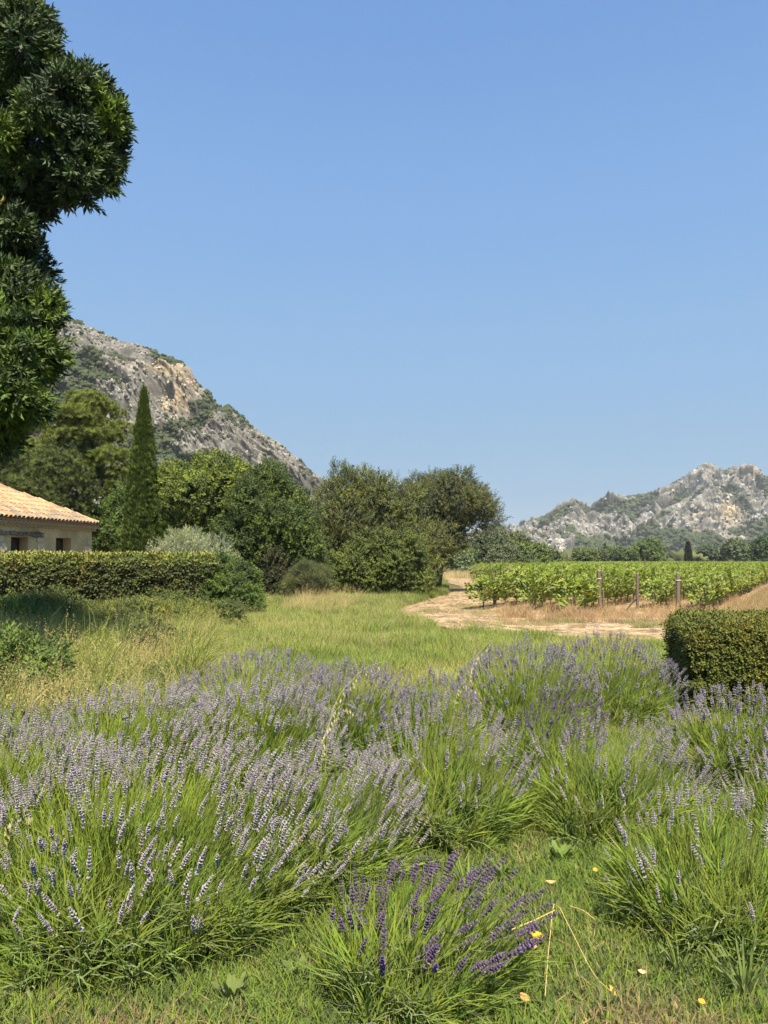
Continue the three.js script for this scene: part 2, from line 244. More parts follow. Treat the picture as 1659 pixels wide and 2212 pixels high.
hill({
  pale: 1.05, big: 1.35, patch: 46, rocks: 5000, name: 'hill', label: 'tall near limestone hill with an ochre cliff, dotted with scrub, behind the cypress', seed: 21, cols: 520, rows: 420, s0: -160, s1: 900, scale: 1, dip: 0.45, band: 0.6, shrubs: 21000, stray: 0.07,
  sky: [[-160, 640], [0, 665], [120, 692], [150, 694], [200, 716], [240, 736], [270, 747], [300, 752], [340, 772], [385, 786], [405, 806], [425, 835], [455, 857], [480, 868], [520, 905], [560, 936], [610, 966], [650, 1002], [680, 1034], [716, 1048], [780, 1095], [840, 1150], [900, 1205]],
  foot: (s) => lerp(230, 330, clamp((s + 160) / 1000, 0, 1)), ridge: (s) => lerp(430, 500, clamp((s + 160) / 1000, 0, 1)),
  shape: (t) => lerp(t, Math.pow(t, 1.35), 0.6),
  veg: (t, p) => 0.17 + 0.3 * (1 - smooth(t, 0.02, 0.25)) + 0.18 * bump2(p[0], p[1], 200, 760, 130, 50),
  feature: (x, y) => {
    const cliff = bump2(x, y, 400, 846, 34, 42), ov = bump2(x, y, 352, 852, 46, 13), up = bump2(x, y, 372, 822, 44, 16), wedge = bump2(x, y, 372, 876, 18, 20);
    const gully = seg2(x, y, 470, 870, 420, 930, 17) + seg2(x, y, 420, 930, 320, 985, 26) + 0.6 * seg2(x, y, 330, 985, 300, 1080, 22);
    return [9 * up + 7 * cliff - 12 * ov + 4 * wedge - 9 * Math.min(1, gully), clamp(1.5 * cliff + 1.2 * up + 1.0 * wedge - 1.6 * ov, 0, 1) * 0.62, 0.75 * Math.min(1, gully) - 0.5 * (cliff + ov + up + 0.8 * bump2(x, y, 330, 890, 60, 30)) - 0.15 * bump2(x, y, 560, 1000, 60, 60)];
  },
});
hill({
  pale: 1.22, big: 1.5, patch: 62, rocks: 3500, name: 'hill', label: 'distant pale limestone ridge with twin peaks behind the vineyard', seed: 22, cols: 520, rows: 260, s0: 960, s1: 1860, scale: 2.4, dip: -0.5, band: -0.7, shrubs: 15000, stray: 0.03,
  sky: [[960, 1190], [1040, 1168], [1080, 1150], [1130, 1146], [1180, 1120], [1210, 1097], [1235, 1090], [1255, 1096], [1270, 1105], [1300, 1085], [1335, 1074], [1360, 1078], [1420, 1064], [1470, 1034], [1510, 1008], [1525, 1002], [1545, 1006], [1560, 1024], [1580, 1008], [1597, 1011], [1615, 1003], [1640, 1018], [1660, 1032], [1750, 1060], [1860, 1120]],
  foot: () => 900, ridge: (s) => lerp(1400, 1500, clamp((s - 960) / 900, 0, 1)),
  shape: (t) => lerp(t, Math.pow(t, 1.5), 0.75),
  veg: (t, p) => 0.14 + 0.4 * (1 - smooth(t, 0.16, 0.42)) + 0.1 * (1 - smooth(p[0], 1300, 1400)),
  feature: (x, y) => {
    const c = bump2(x, y, 1566, 1135, 20, 22) + 0.35 * bump2(x, y, 1625, 1040, 14, 22) + 0.3 * bump2(x, y, 1350, 1125, 22, 14), g = seg2(x, y, 1400, 1090, 1345, 1130, 16) + seg2(x, y, 1540, 1060, 1440, 1130, 10) + seg2(x, y, 1440, 1130, 1380, 1165, 13) + seg2(x, y, 1440, 1055, 1510, 1010, 7) + seg2(x, y, 1660, 1090, 1640, 1060, 14);
    const sp = seg2(x, y, 1525, 1005, 1385, 1130, 9) + seg2(x, y, 1535, 1030, 1475, 1160, 10) + seg2(x, y, 1600, 1012, 1660, 1130, 9) + seg2(x, y, 1240, 1095, 1190, 1150, 9) + seg2(x, y, 1340, 1078, 1300, 1120, 8) + seg2(x, y, 1430, 1110, 1365, 1165, 12); return [5 * c - 5 * g + 3 * sp * smooth(y, 1050, 1110), clamp(1.1 * c, 0, 1), 0.6 * Math.min(1, g) - 0.22 * Math.min(1, sp) - 0.35 * c - 0.3 * seg2(x, y, 1420, 1120, 1360, 1150, 14) - 0.3 * seg2(x, y, 1545, 1040, 1500, 1120, 16)];
  },
});

// ---------------------------------------------------------------- house behind the clipped hedge
{
  const H0 = V(-10.2, 0, -27), turn = 1.352, ex = V(Math.cos(turn), 0, -Math.sin(turn)), nz = V(Math.sin(turn), 0, Math.cos(turn));
  const t = thing('house', 'beige rendered cottage with a peach canal-tile hip roof behind the clipped hedge', 'house', H0.toArray(), turn);
  // where a place of the photograph meets the wall: [metres along the wall, height]
  const onWall = (dx, dy) => { const r = ray(dx, dy), k = H0.clone().sub(V(0, EYE, 0)).dot(nz) / r.dot(nz), p = r.multiplyScalar(k).add(V(0, EYE, 0)).sub(H0); return [p.dot(ex), p.y]; };
  const L = 9.5, D = 8, wallTop = onWall(120, 1141)[1];
  const plaster = mat([0.84, 0.65, 0.34], { map: again(TEX.plaster, 0.5), roughness: 1 }), stone = mat([0.9, 0.74, 0.48], { map: again(TEX.plaster, 1.7), roughness: 1 }), timber = mat([0.75, 0.63, 0.48], { map: again(TEX.wood, 1), roughness: 0.9 }), dark = mat([0.035, 0.028, 0.022], { roughness: 0.5 });
  const wins = [[onWall(24, 1160)[0], onWall(61, 1160)[0], onWall(40, 1160)[1]], [onWall(121, 1162)[0], onWall(154, 1162)[0], onWall(137, 1162)[1]]];
  const s = new THREE.Shape(); s.moveTo(-L, 0); s.lineTo(0, 0); s.lineTo(0, wallTop); s.lineTo(-L, wallTop); s.lineTo(-L, 0);
  for (const [a, b, y] of wins) { const h = new THREE.Path(); h.moveTo(a, y - 1.3); h.lineTo(a, y); h.lineTo(b, y); h.lineTo(b, y - 1.3); h.lineTo(a, y - 1.3); s.holes.push(h); }
  const front = new THREE.ExtrudeGeometry(s, { depth: 0.42, bevelEnabled: false }); front.translate(0, 0, -0.42);
  mesh('wall', front, plaster, t);
  mesh('wall', box(0.4, wallTop, D - 0.43, -0.2, wallTop / 2, -0.425 - (D - 0.43) / 2), plaster, t);
  mesh('wall', box(0.4, wallTop, D - 0.43, -L + 0.2, wallTop / 2, -0.425 - (D - 0.43) / 2), plaster, t);
  mesh('wall', box(L - 0.82, wallTop, 0.4, -L / 2, wallTop / 2, -D + 0.2), plaster, t);
  mesh('floor', box(L - 0.85, 0.1, D - 0.9, -L / 2, 0.06, -D / 2), dark, t);
  for (const [a, b, y] of wins) {
    const w = b - a, x = (a + b) / 2, g = new THREE.Group(); g.name = 'window'; t.add(g);
    mesh('frame', mergeGeometries([box(w - 0.004, 0.07, 0.06, x, y - 0.037, -0.33), box(w - 0.004, 0.07, 0.06, x, y - 1.265, -0.33), box(0.07, 1.155, 0.06, a + 0.037, y - 0.65, -0.33), box(0.07, 1.155, 0.06, b - 0.037, y - 0.65, -0.33), box(0.05, 1.155, 0.055, x, y - 0.65, -0.33)]), mat([0.05, 0.038, 0.028]), g);
    for (const q of [-1, 1]) mesh('pane', box(w / 2 - 0.1, 1.15, 0.012, x + q * (w / 4 - 0.025), y - 0.65, -0.335), new THREE.MeshPhysicalMaterial({ color: rgb(0.4, 0.37, 0.32), transmission: 0.85, thickness: 0, specularIntensity: 0.35, roughness: 0.08, ior: 1.5, side: THREE.DoubleSide }), g);
    mesh('curtain', box(w * 0.4, 1.1, 0.02, a + w * 0.55, y - 0.66, -0.4), mat([0.3, 0.24, 0.16]), g);
  }
  // old oak lintel over the left window, worn and slightly bent
  { const a = onWall(-40, 1150)[0], b = onWall(93, 1150)[0], y0 = onWall(40, 1152)[1], g = new THREE.BoxGeometry(b - a, 0.14, 0.09, 26, 3, 2), p = g.attributes.position; g.translate((a + b) / 2, y0, 0.01); for (let i = 0; i < p.count; i++) { const x = p.getX(i), k = 0.03 * n3(x * 2.2, p.getY(i) * 3, p.getZ(i) * 3); p.setY(i, p.getY(i) + k - (p.getY(i) < y0 ? 0.035 * Math.abs(n2(x * 1.4, 4)) : 0)); p.setZ(i, p.getZ(i) + k * 0.5); } g.computeVertexNormals(); mesh('lintel_beam', g, timber, t); }
  // pale stones left showing at the corner and beside the window
  const r = rngOf(77), rough = (w, h, d, x, y, z, seed) => { const g = new THREE.BoxGeometry(w, h, d, 4, 4, 1), p = g.attributes.position; for (let i = 0; i < p.count; i++) { const ax = p.getX(i) / w * 2, ay = p.getY(i) / h * 2, c = 1 - 0.16 * Math.max(0, Math.abs(ax * ay)) + 0.09 * n3(ax + seed, ay, seed); p.setX(i, p.getX(i) * c); p.setY(i, p.getY(i) * c); p.setZ(i, p.getZ(i) + 0.012 * n3(ax * 2 + seed, ay * 2, 1)); } g.translate(x, y, z); g.computeVertexNormals(); return g; };
  for (const [dx, half] of [[212 * 0.93, 0.2], [84, 0.18], [1, 0.16]]) { const x0 = onWall(dx, 1160)[0]; for (let y = wallTop - 0.26, k = 0; y > 0.2; k++) { const h = 0.2 + 0.12 * r(), w = half * (k % 2 ? 2.1 : 1.4) * (0.85 + 0.3 * r()); mesh('stone', rough(w, h, 0.05, dx > 150 ? -0.02 - w / 2 : x0 + (k % 2 ? 0.1 : 0), y - h / 2, 0.005, k + dx), stone, t); y -= h + 0.02; } }
  // double row of half-round tiles under the eaves
  const eaveOut = 0.2, cornice = [], scallop = new THREE.CylinderGeometry(0.088, 0.088, 0.3, 8, 1, true, -Math.PI / 2, Math.PI); scallop.rotateX(-Math.PI / 2); const inner = new THREE.CylinderGeometry(0.07, 0.07, 0.3, 8, 1, true, -Math.PI / 2, Math.PI); inner.rotateX(-Math.PI / 2); const lip = new THREE.RingGeometry(0.07, 0.088, 8, 1, 0, Math.PI); lip.translate(0, 0, 0.15); for (const g of [scallop, inner, lip]) g.deleteAttribute('uv');
  for (let k = 0; k < 2; k++) for (let x = -L; x < 0.06; x += 0.19) for (const g of [scallop, inner, lip]) cornice.push(g.clone().translate(x + k * 0.095, wallTop - 0.03 + k * 0.09, -0.03 + k * 0.07));
  mesh('eaves_cornice', mergeGeometries(cornice), mat([0.66, 0.52, 0.33]), t, 'stuff');
  mesh('cornice_bed', mergeGeometries([box(L + 0.05, 0.026, 0.24, -L / 2 + 0.025, wallTop + 0.071, 0.0), box(L + 0.05, 0.05, 0.28, -L / 2 + 0.025, wallTop + 0.175, 0.05), box(L, 0.148, 0.12, -L / 2, wallTop + 0.074, -0.15)]), plaster, t);
  // roof: slope 30 degrees all round
  const slope = Math.tan(0.47), e0 = wallTop + 0.21, x1 = 0.08, x0 = -L - eaveOut, z1 = eaveOut, z0 = -D - eaveOut, half = (z1 - z0) / 2, ridgeY = e0 + half * slope, zr = (z0 + z1) / 2;
  const roof = mesh('roof', geo([x0, e0, z1, x1, e0, z1, x1, e0, z0, x0, e0, z0, x0 + half, ridgeY, zr, x1 - half, ridgeY, zr, x0, e0 - 0.06, z1, x1, e0 - 0.06, z1, x1, e0 - 0.06, z0, x0, e0 - 0.06, z0], [0, 1, 5, 0, 5, 4, 1, 2, 5, 2, 3, 4, 2, 4, 5, 3, 0, 4, 6, 7, 1, 6, 1, 0, 7, 8, 2, 7, 2, 1, 6, 8, 7, 6, 9, 8, 8, 9, 3, 8, 3, 2, 9, 6, 0, 9, 0, 3]).toNonIndexed(), mat([0.36, 0.2, 0.11]), t);
  roof.geometry.computeVertexNormals();
  const tileGeo = (rad, len, taper = 0.74) => { const pos = [], idx = [], n = 6; for (let j = 0; j < 2; j++) for (let k = 0; k <= n; k++) { const a = k / n * Math.PI, q = rad * (j ? taper : 1); for (const th of [0, 0.02]) pos.push(Math.cos(a) * (q - th), Math.sin(a) * (q - th), -j * len); } const w = 2 * (n + 1); for (let k = 0; k < n; k++) { const a = k * 2; idx.push(a, a + 2, a + w, a + 2, a + w + 2, a + w, a + 1, a + w + 1, a + 3, a + 3, a + w + 1, a + w + 3, a, a + 1, a + 2, a + 1, a + 3, a + 2); } return geo(pos, idx); };
  const tg = tileGeo(0.088, 0.46), hg = tileGeo(0.12, 0.5), tones = [[0.5, 0.33, 0.19], [0.55, 0.38, 0.215], [0.58, 0.42, 0.25], [0.48, 0.275, 0.165], [0.52, 0.36, 0.225], [0.44, 0.32, 0.22], [0.34, 0.27, 0.2], [0.27, 0.23, 0.18]].map((c) => mat(c.map((x) => x * 0.86), { map: again(TEX.plaster, 3), roughness: 0.95 }));
  const pitch = 0.19, step = 0.34, cs = Math.cos(0.47), sn = Math.sin(0.47), up = new THREE.Quaternion().setFromAxisAngle(V(1, 0, 0), 0.47), rest = [], restC = []; let count = 0;
  const chan = [];
  const spots = [];
  for (let x = x0 + 0.1; x < x1; x += pitch) for (let k = 0; k < 16; k++) { const d = k * step, zz = z1 + 0.05 - d * cs, yy = e0 + 0.015 + d * sn; if ((z1 - zz) > half || x > x1 - (z1 - zz) + 0.06 || x < x0 + (z1 - zz)) continue; spots.push([x, yy, zz, k]); }
  spots.sort((a, b) => b[0] - a[0]);
  for (const [x, y, z, k] of spots) {
    const old = k < 2 ? 0.7 : k < 3 ? 0.35 : 0.05, m = r() < old ? 5 + Math.floor(r() * 3) : Math.floor(r() * 5) === 3 && n2(x, k * 0.4) < 0.1 ? 2 : [0, 1, 2, 4, 3][Math.floor(r() * 5)], q = up.clone().multiply(eul(0, (r() - 0.5) * 0.05, 0));
    if (count++ < 300) { const o = mesh('roof_tile', tg, tones[m], roof); o.position.set(x + (r() - 0.5) * 0.012, y, z); o.quaternion.copy(q); } else { rest.push(M4(V(x, y, z), q, 1)); restC.push(tones[m].color); }
    chan.push(M4(V(x + pitch / 2, y + 0.03, z - 0.02), q.clone().multiply(new THREE.Quaternion().setFromAxisAngle(V(0, 0, 1), Math.PI)), V(1, 0.5, 1)));
  }
  if (rest.length) copies('roof_tile', tg, mat([1, 1, 1], { map: again(TEX.plaster, 3) }), rest, roof, restC);
  copies('channel_tile', tg, mat([0.5, 0.3, 0.17], { map: again(TEX.plaster, 3) }), chan, roof);
  { const a = V(x1 - 0.02, e0 + 0.02, z1 - 0.02), b = V(x1 - half, ridgeY + 0.02, zr), len = a.distanceTo(b), dir = b.clone().sub(a).normalize(), m = new THREE.Matrix4().lookAt(b, a, UP), q = new THREE.Quaternion().setFromRotationMatrix(new THREE.Matrix4().lookAt(a, b, UP)); for (let d = 0; d < len; d += 0.41) { const o = mesh('hip_tile', hg, tones[Math.floor(r() * 5)], roof); o.position.copy(a).addScaledVector(dir, d); o.quaternion.copy(q); o.rotateX(0.02); } }
}

// ---------------------------------------------------------------- clipped hedges
function hedge(name, label, a, b, width, height, n, geos, m, o = {}) { // a -> b is the front line on the ground
  const A = V(a[0], 0, a[1]), B = V(b[0], 0, b[1]), len = A.distanceTo(B), d = B.clone().sub(A).normalize(), back = V(d.z, 0, -d.x); if (back.z > 0) back.negate();
  const t = thing(name, label, 'hedge', A.clone().add(B).multiplyScalar(0.5).addScaledVector(back, width / 2).toArray()), r = rngOf(o.seed || 3), O = t.position, lists = geos.map(() => []), cols = geos.map(() => []);
  for (let i = 0; i < n; i++) {
    const f = r(), skin = Math.pow(r(), 1.7) * 0.3; let u, w, h, nrm;
    if (f < 0.52) { u = r() * len; w = skin; h = Math.sqrt(r()) * height; nrm = back.clone().negate(); } else if (f < 0.82) { u = r() * len; w = r() * width; h = height - skin * 0.6; nrm = V(0, 1, 0); } else if (f < 0.93) { u = (r() < 0.5 ? skin : len - skin); w = r() * width; h = Math.sqrt(r()) * height; nrm = d.clone().multiplyScalar(u < len / 2 ? -1 : 1); } else { u = r() * len; w = width - skin; h = r() * height; nrm = back.clone(); }
    // rounded shoulders, uneven clipping
    const roundX = Math.max(0, 0.07 - Math.min(u, len - u)), roundZ = Math.max(0, 0.06 - Math.min(w, width - w)); h -= (roundX + roundZ) * 0.7 * (h / height);
    const bump = (o.rough ?? 0.05) * fbm3(u * 1.6, h * 2.2, w * 1.6, 3) * 1.8, p = A.clone().addScaledVector(d, u).addScaledVector(back, w).addScaledVector(nrm, bump).setY(Math.max(0.03, h + (nrm.y ? bump : 0) + (o.sag ? o.sag(u / len) : 0)));
    const hole = fbm3(u * 2.6, h * 2.6, w * 2.6 + 5, 2); if (hole > (o.hole ?? 0.42) && nrm.y < 0.5) continue;
    const g = Math.floor(r() * geos.length), dir = nrm.clone().multiplyScalar(0.9).add(V((r() - 0.5) * 1.3, 0.45 + (r() - 0.5) * 0.9, (r() - 0.5) * 1.3)).normalize(), v = 0.7 + 0.6 * r(), c = o.tint(h / height, r, u / len), wan = smooth(fbm3(u * 1.1 + 3, h * 1.4, w, 3), 0.12, 0.5) * (o.wan ?? 0.5); c[0] *= 1 + 0.9 * wan; c[1] *= 1 + 0.25 * wan;
    lists[g].push(M4(p.sub(O), aim(dir, r() * 6.28), (o.size || 1) * (0.7 + 0.6 * r()))); cols[g].push(rgb(c[0] * v, c[1] * v, c[2] * v));
  }
  if (o.shoots) for (let i = 0; i < o.shoots; i++) { const p = A.clone().addScaledVector(d, r() * len).addScaledVector(back, r() * width).setY(height - 0.03 + 0.11 * r() * r()).sub(O), c = o.shootColor; lists[0].push(M4(p, aim(V((r() - 0.5) * 0.5, 1, (r() - 0.5) * 0.5).normalize(), r() * 6), (o.size || 1) * (0.9 + 0.6 * r()))); const v = 0.8 + 0.4 * r(); cols[0].push(rgb(c[0] * v, c[1] * v, c[2] * v)); }
  geos.forEach((g, k) => copies('foliage', g, m, lists[k], t, cols[k]));
  // woody stems that show through
  const st = []; for (let i = 0; i < (o.stems || 20); i++) { const u = r() * len, w = 0.08 + r() * 0.3, p = A.clone().addScaledVector(d, u).addScaledVector(back, w).sub(O), h = height * (0.5 + 0.45 * r()), k = (r() - 0.5) * 0.7, f = (r() - 0.5) * 0.5; st.push(limb([V(p.x, 0, p.z), V(p.x + d.x * k * 0.3, h * 0.5, p.z + d.z * k * 0.3), V(p.x + d.x * k, h, p.z + d.z * k).addScaledVector(back, -0.06 + f * 0.1)], o.stemR || 0.012, 0.003, 4, 4)); }
  mesh('stems', mergeGeometries(st), mat(o.stemColor || [0.3, 0.24, 0.16]), t, 'stuff');
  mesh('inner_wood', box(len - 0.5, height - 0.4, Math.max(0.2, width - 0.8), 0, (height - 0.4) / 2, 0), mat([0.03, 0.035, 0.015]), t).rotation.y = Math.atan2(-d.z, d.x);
  return t;
}
const laurelLeaf = [sprig(41, 9, 0.13, 0.085, 0.038, 1.0, 0.2), sprig(42, 8, 0.15, 0.09, 0.04, 0.8, 0.2)], boxLeaf = [sprig(43, 16, 0.075, 0.026, 0.015, 0.9, 0.25), sprig(44, 14, 0.085, 0.028, 0.016, 1.1, 0.25)];
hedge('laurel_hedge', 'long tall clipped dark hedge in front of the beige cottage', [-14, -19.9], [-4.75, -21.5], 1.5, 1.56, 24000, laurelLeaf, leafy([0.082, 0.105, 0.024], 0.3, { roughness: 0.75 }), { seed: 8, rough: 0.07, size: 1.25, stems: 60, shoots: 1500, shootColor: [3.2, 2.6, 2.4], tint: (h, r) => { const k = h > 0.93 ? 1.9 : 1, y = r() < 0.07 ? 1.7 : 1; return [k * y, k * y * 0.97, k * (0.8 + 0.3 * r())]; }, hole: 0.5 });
hedge('box_hedge', 'low clipped box hedge with bare twigs at the right edge of the lavender', [3.05, -7.7], [6.8, -6.85], 1.6, 0.93, 62000, boxLeaf, leafy([0.115, 0.14, 0.02], 0.3, { roughness: 0.7 }), { seed: 9, rough: 0.022, size: 1.0, stems: 90, stemR: 0.009, stemColor: [0.42, 0.33, 0.2], tint: (h, r, u) => { const y = u > 0.12 && r() < 0.35 ? 1.5 : 1, dk = 1; return [y * dk, (y * 0.5 + 0.5) * dk, 0.9]; }, hole: 0.34, wan: 0.3, shoots: 260, shootColor: [1.3, 1.25, 1] });

// ---------------------------------------------------------------- trees and bushes
const bark = mat([0.12, 0.095, 0.075], { map: again(TEX.rock, 2), roughness: 1 });
function trunk(t, h, r0, r1, seed, lean = [0, 0], limbs = [], name = 'trunk') {
  const r = rngOf(seed); mesh(name, limb([V(0, -0.05, 0), V(lean[0] * 0.3 + (r() - 0.5) * r0, h * 0.35, lean[1] * 0.3), V(lean[0] * 0.7 - (r() - 0.5) * r0, h * 0.7, lean[1] * 0.7), V(lean[0], h, lean[1])], r0, r1, 9, 14, 0.12, seed), bark, t);
  for (const [h0, x, y, z, w] of limbs) { const s = V(lean[0] * h0 / h, h0, lean[1] * h0 / h); mesh('limb', limb([s, s.clone().lerp(V(x, y, z), 0.5).add(V(0, 0.12 * (y - h0), 0)), V(x, y, z)], w, w * 0.25, 6, 8, 0.1, seed + h0), bark, t); }
}
// broad-leaved tree standing with its foliage to the ground or on a trunk; base at a place, crown given as [x, y, z, rx, ry, rz, sub-lobes]
function tree(name, label, base, crowns, o) {
  const t = thing(name, label, o.category || 'tree', [base[0], 0, base[1]], 0, o.group), lobes = []; let top = 0, cx = 0, cz = 0;
  crowns.forEach((c, i) => { lobes.push(...crown((o.seed || 1) * 31 + i, c, c.slice(3, 6), c[6] || 9, o.share || 0.42, o.low ?? -0.6)); if (c[1] > top) { top = c[1]; cx = c[0]; cz = c[2]; } });
  trunk(t, o.trunkTop || top, o.r0 || 0.16, (o.r0 || 0.16) * 0.3, o.seed || 1, [cx * 0.8, cz * 0.8], o.limbs || crowns.map((c, i) => [Math.max(0.4, (o.trunkTop || top) * (0.35 + 0.1 * (i % 3))), c[0] + 0.2, c[1], c[2], (o.r0 || 0.16) * 0.5]));
  foliage(t, lobes, o.n, o.geos, o.mat, { seed: o.seed, floor: o.floor, ...o });
  return t;
}
const broad = [sprig(51, 12, 0.3, 0.12, 0.065, 0.95, 0.2), sprig(52, 11, 0.34, 0.11, 0.06, 1.1, 0.2)], holm = [sprig(53, 16, 0.26, 0.075, 0.034, 0.9, 0.2), sprig(54, 14, 0.3, 0.07, 0.032, 1.0, 0.2)], narrow = [sprig(55, 14, 0.34, 0.09, 0.022, 0.6, 0.1), sprig(56, 14, 0.3, 0.085, 0.02, 0.75, 0.1)];
const needle = [tuft(57, 26, 0.2, 0.012, 1.1), tuft(58, 26, 0.17, 0.012, 1.3)], scale = [tuft(59, 16, 0.22, 0.03, 0.5), tuft(60, 14, 0.2, 0.03, 0.7)];
const px = (dx, d) => (dx - 829.5) * 0.463 / FPX * d; // metres across at a depth

// near evergreen at the left edge: leaves in rosettes, outer shoots lighter
{
  const base = V(-7.2, 0, -9.8), t = thing('evergreen_tree', 'large dark glossy-leaved evergreen towering at the left edge, nearest tree to the camera', 'tree', base.toArray()), D = 9.4, k = 0.463 / FPX * D;
  const spec = [[22, 40, 80, 0], [50, 120, 72, 0.2], [185, 232, 66, -0.3], [150, 205, 48, 0.4], [228, 272, 42, 0.1], [120, 285, 78, 0.3], [205, 330, 58, 0], [150, 375, 52, 0.3], [60, 330, 80, 0.2], [215, 385, 32, 0], [140, 412, 24, 0], [35, 420, 62, 0], [15, 500, 46, 0.3], [32, 570, 38, 0], [32, 645, 54, 0.4], [98, 668, 27, 0.5], [70, 720, 42, 0.5], [25, 750, 80, 0.6], [82, 785, 40, 0.5], [20, 850, 56, 0.8], [-10, 900, 42, 0.5], [-12, 945, 46, 0.4], [-60, 120, 120, -0.4], [-80, 320, 140, -0.5], [-80, 520, 130, -0.5], [-80, 720, 130, 0.1], [-110, 860, 100, 0], [-80, 230, 100, -1.2], [-60, 600, 100, -1.2]];
  const lobes = spec.map(([dx, dy, r, dz]) => { const p = at(dx, dy, D - dz).sub(base); return lobe(p.x, p.y, p.z, r * k, r * k * 0.95, r * k * 1.05); });
  { const r = rngOf(88); for (let i = 0, n = lobes.length; i < n; i++) for (let k = 0; k < 7; k++) { const l = lobes[i], a = r() * 6.283, b = Math.asin(r() * 1.9 - 0.95), s = 0.2 + 0.22 * r(), e = 0.9 + 0.25 * r(); lobes.push(lobe(l.c.x + Math.cos(a) * Math.cos(b) * l.r.x * e, l.c.y + Math.sin(b) * l.r.y * e, l.c.z + Math.sin(a) * Math.cos(b) * l.r.z * e, l.r.x * s, l.r.y * s * 1.15, l.r.z * s, 0.7)); } }
  const rosette = [sprig(61, 10, 0.05, 0.115, 0.034, 0.95, 0.22, 0.9), sprig(62, 9, 0.07, 0.11, 0.036, 0.8, 0.22, 0.9)], spray = [sprig(63, 12, 0.16, 0.1, 0.033, 0.85, 0.22)];
  trunk(t, 7.5, 0.26, 0.1, 5, [0.5, 0.2], [[2.2, 1.6, 3.2, 0.7, 0.09], [3.0, 2.1, 4.6, 0.6, 0.09], [4.2, 2.6, 6.4, 0.4, 0.09], [4.6, 3.7, 6.5, 0.5, 0.07], [2.6, -1.4, 4.6, 0.3, 0.09], [5.2, 1.9, 8, 0.2, 0.07]]);
  const m = leafy([0.052, 0.1, 0.015], 0.36, { roughness: 0.65 });
  const tint = (p, r) => { const y = clamp(0.35 + 1.1 * fbm3(p.x * 0.9, p.y * 0.9, p.z * 0.9, 2) + 0.5 * (r() - 0.5), 0, 1), old = r() < 0.002; return old ? [5, 2.4, 2.2] : [lerp(0.55, 2.5, y * y), lerp(0.65, 2.15, y * y), lerp(1, 0.85, y)]; };
  foliage(t, lobes, 30000, [...rosette, ...spray], m, { seed: 71, size: [0.55, 1.1], rag: 0.55, inner: 0.35, up: 0.25, tint, thinBelow: 0.1, keep: (p) => fbm3(p.x * 1.15, p.y * 1.15, p.z * 0.3, 2) < 0.34 });
}
// Aleppo pine behind the cottage: open, with foliage in flat clouds
{
  const D = 38, x = px(152, D), t = thing('pine_tree', 'open Aleppo pine with bare dark branches behind the cottage roof', 'tree', [x, 0, -D]), k = 0.463 / FPX * D, base = V(x, 0, -D);
  trunk(t, 8.6, 0.3, 0.08, 15, [1.2, 0], [[2.6, 2.6, 4.6, 0.3, 0.13], [3.4, 4.4, 5.2, 0.2, 0.1], [3.0, -2.6, 5.0, 0.4, 0.12], [4.2, 3.6, 7.0, -0.3, 0.1], [5.0, -1.2, 7.2, 0.2, 0.1], [5.2, 2.8, 8.4, 0, 0.08], [4.4, -4.2, 5.6, 0.2, 0.1], [2.2, 4.2, 3.2, 0.3, 0.07], [2.0, 2.4, 2.5, 0.4, 0.05]]);
  const spec = [[190, 870, 45], [165, 900, 50], [225, 890, 42], [150, 945, 48], [205, 940, 55], [255, 925, 30], [240, 985, 38], [180, 990, 45], [130, 990, 40], [262, 1020, 26], [215, 1035, 42], [150, 1040, 26], [95, 980, 55], [60, 1020, 60], [30, 985, 70], [10, 1050, 60], [90, 1060, 40], [-40, 1010, 80], [170, 1082, 24], [232, 1070, 30], [258, 1050, 24], [110, 905, 40], [30, 920, 60], [190, 1010, 30]];
  const lobes = spec.map(([dx, dy, r], i) => { const p = at(dx, dy, D - 0.9 * Math.sin(i * 2.3)).sub(base); return lobe(p.x, p.y, p.z, r * k * 1.1, r * k * 0.5, r * k); });
  foliage(t, lobes, 9500, needle, leafy([0.125, 0.16, 0.022], 0.3), { seed: 72, size: [0.9, 1.7], rag: 0.4, inner: 0.55, up: 0.9, thinBelow: 0.6, tint: (p, r) => { const y = 0.3 + 0.5 * r(); return [0.75 + 0.8 * y, 0.85 + 0.6 * y, 1]; } });
}
{ // dark pine standing farther left, seen between the near evergreen and the roof
  const D = 34, x = px(20, D), t = thing('pine_tree', 'dark olive pine mass at the left edge below the glossy evergreen', 'tree', [x, 0, -D]);
  trunk(t, 6, 0.24, 0.08, 16, [0.3, 0], [[2, 2, 4, 0.2, 0.1], [2.6, -2, 4.6, 0.2, 0.1], [3, 1.5, 5.8, 0.2, 0.08]]);
  foliage(t, crown(161, [0, 4.4, 0], [3.3, 2.7, 2.2], 12, 0.42), 5200, needle, leafy([0.09, 0.12, 0.022], 0.28), { seed: 162, size: [0.9, 1.6], inner: 0.5, up: 0.8, tint: (p, r) => { const y = r(); return [0.6 + 0.6 * y, 0.7 + 0.5 * y, 0.9]; } });
}
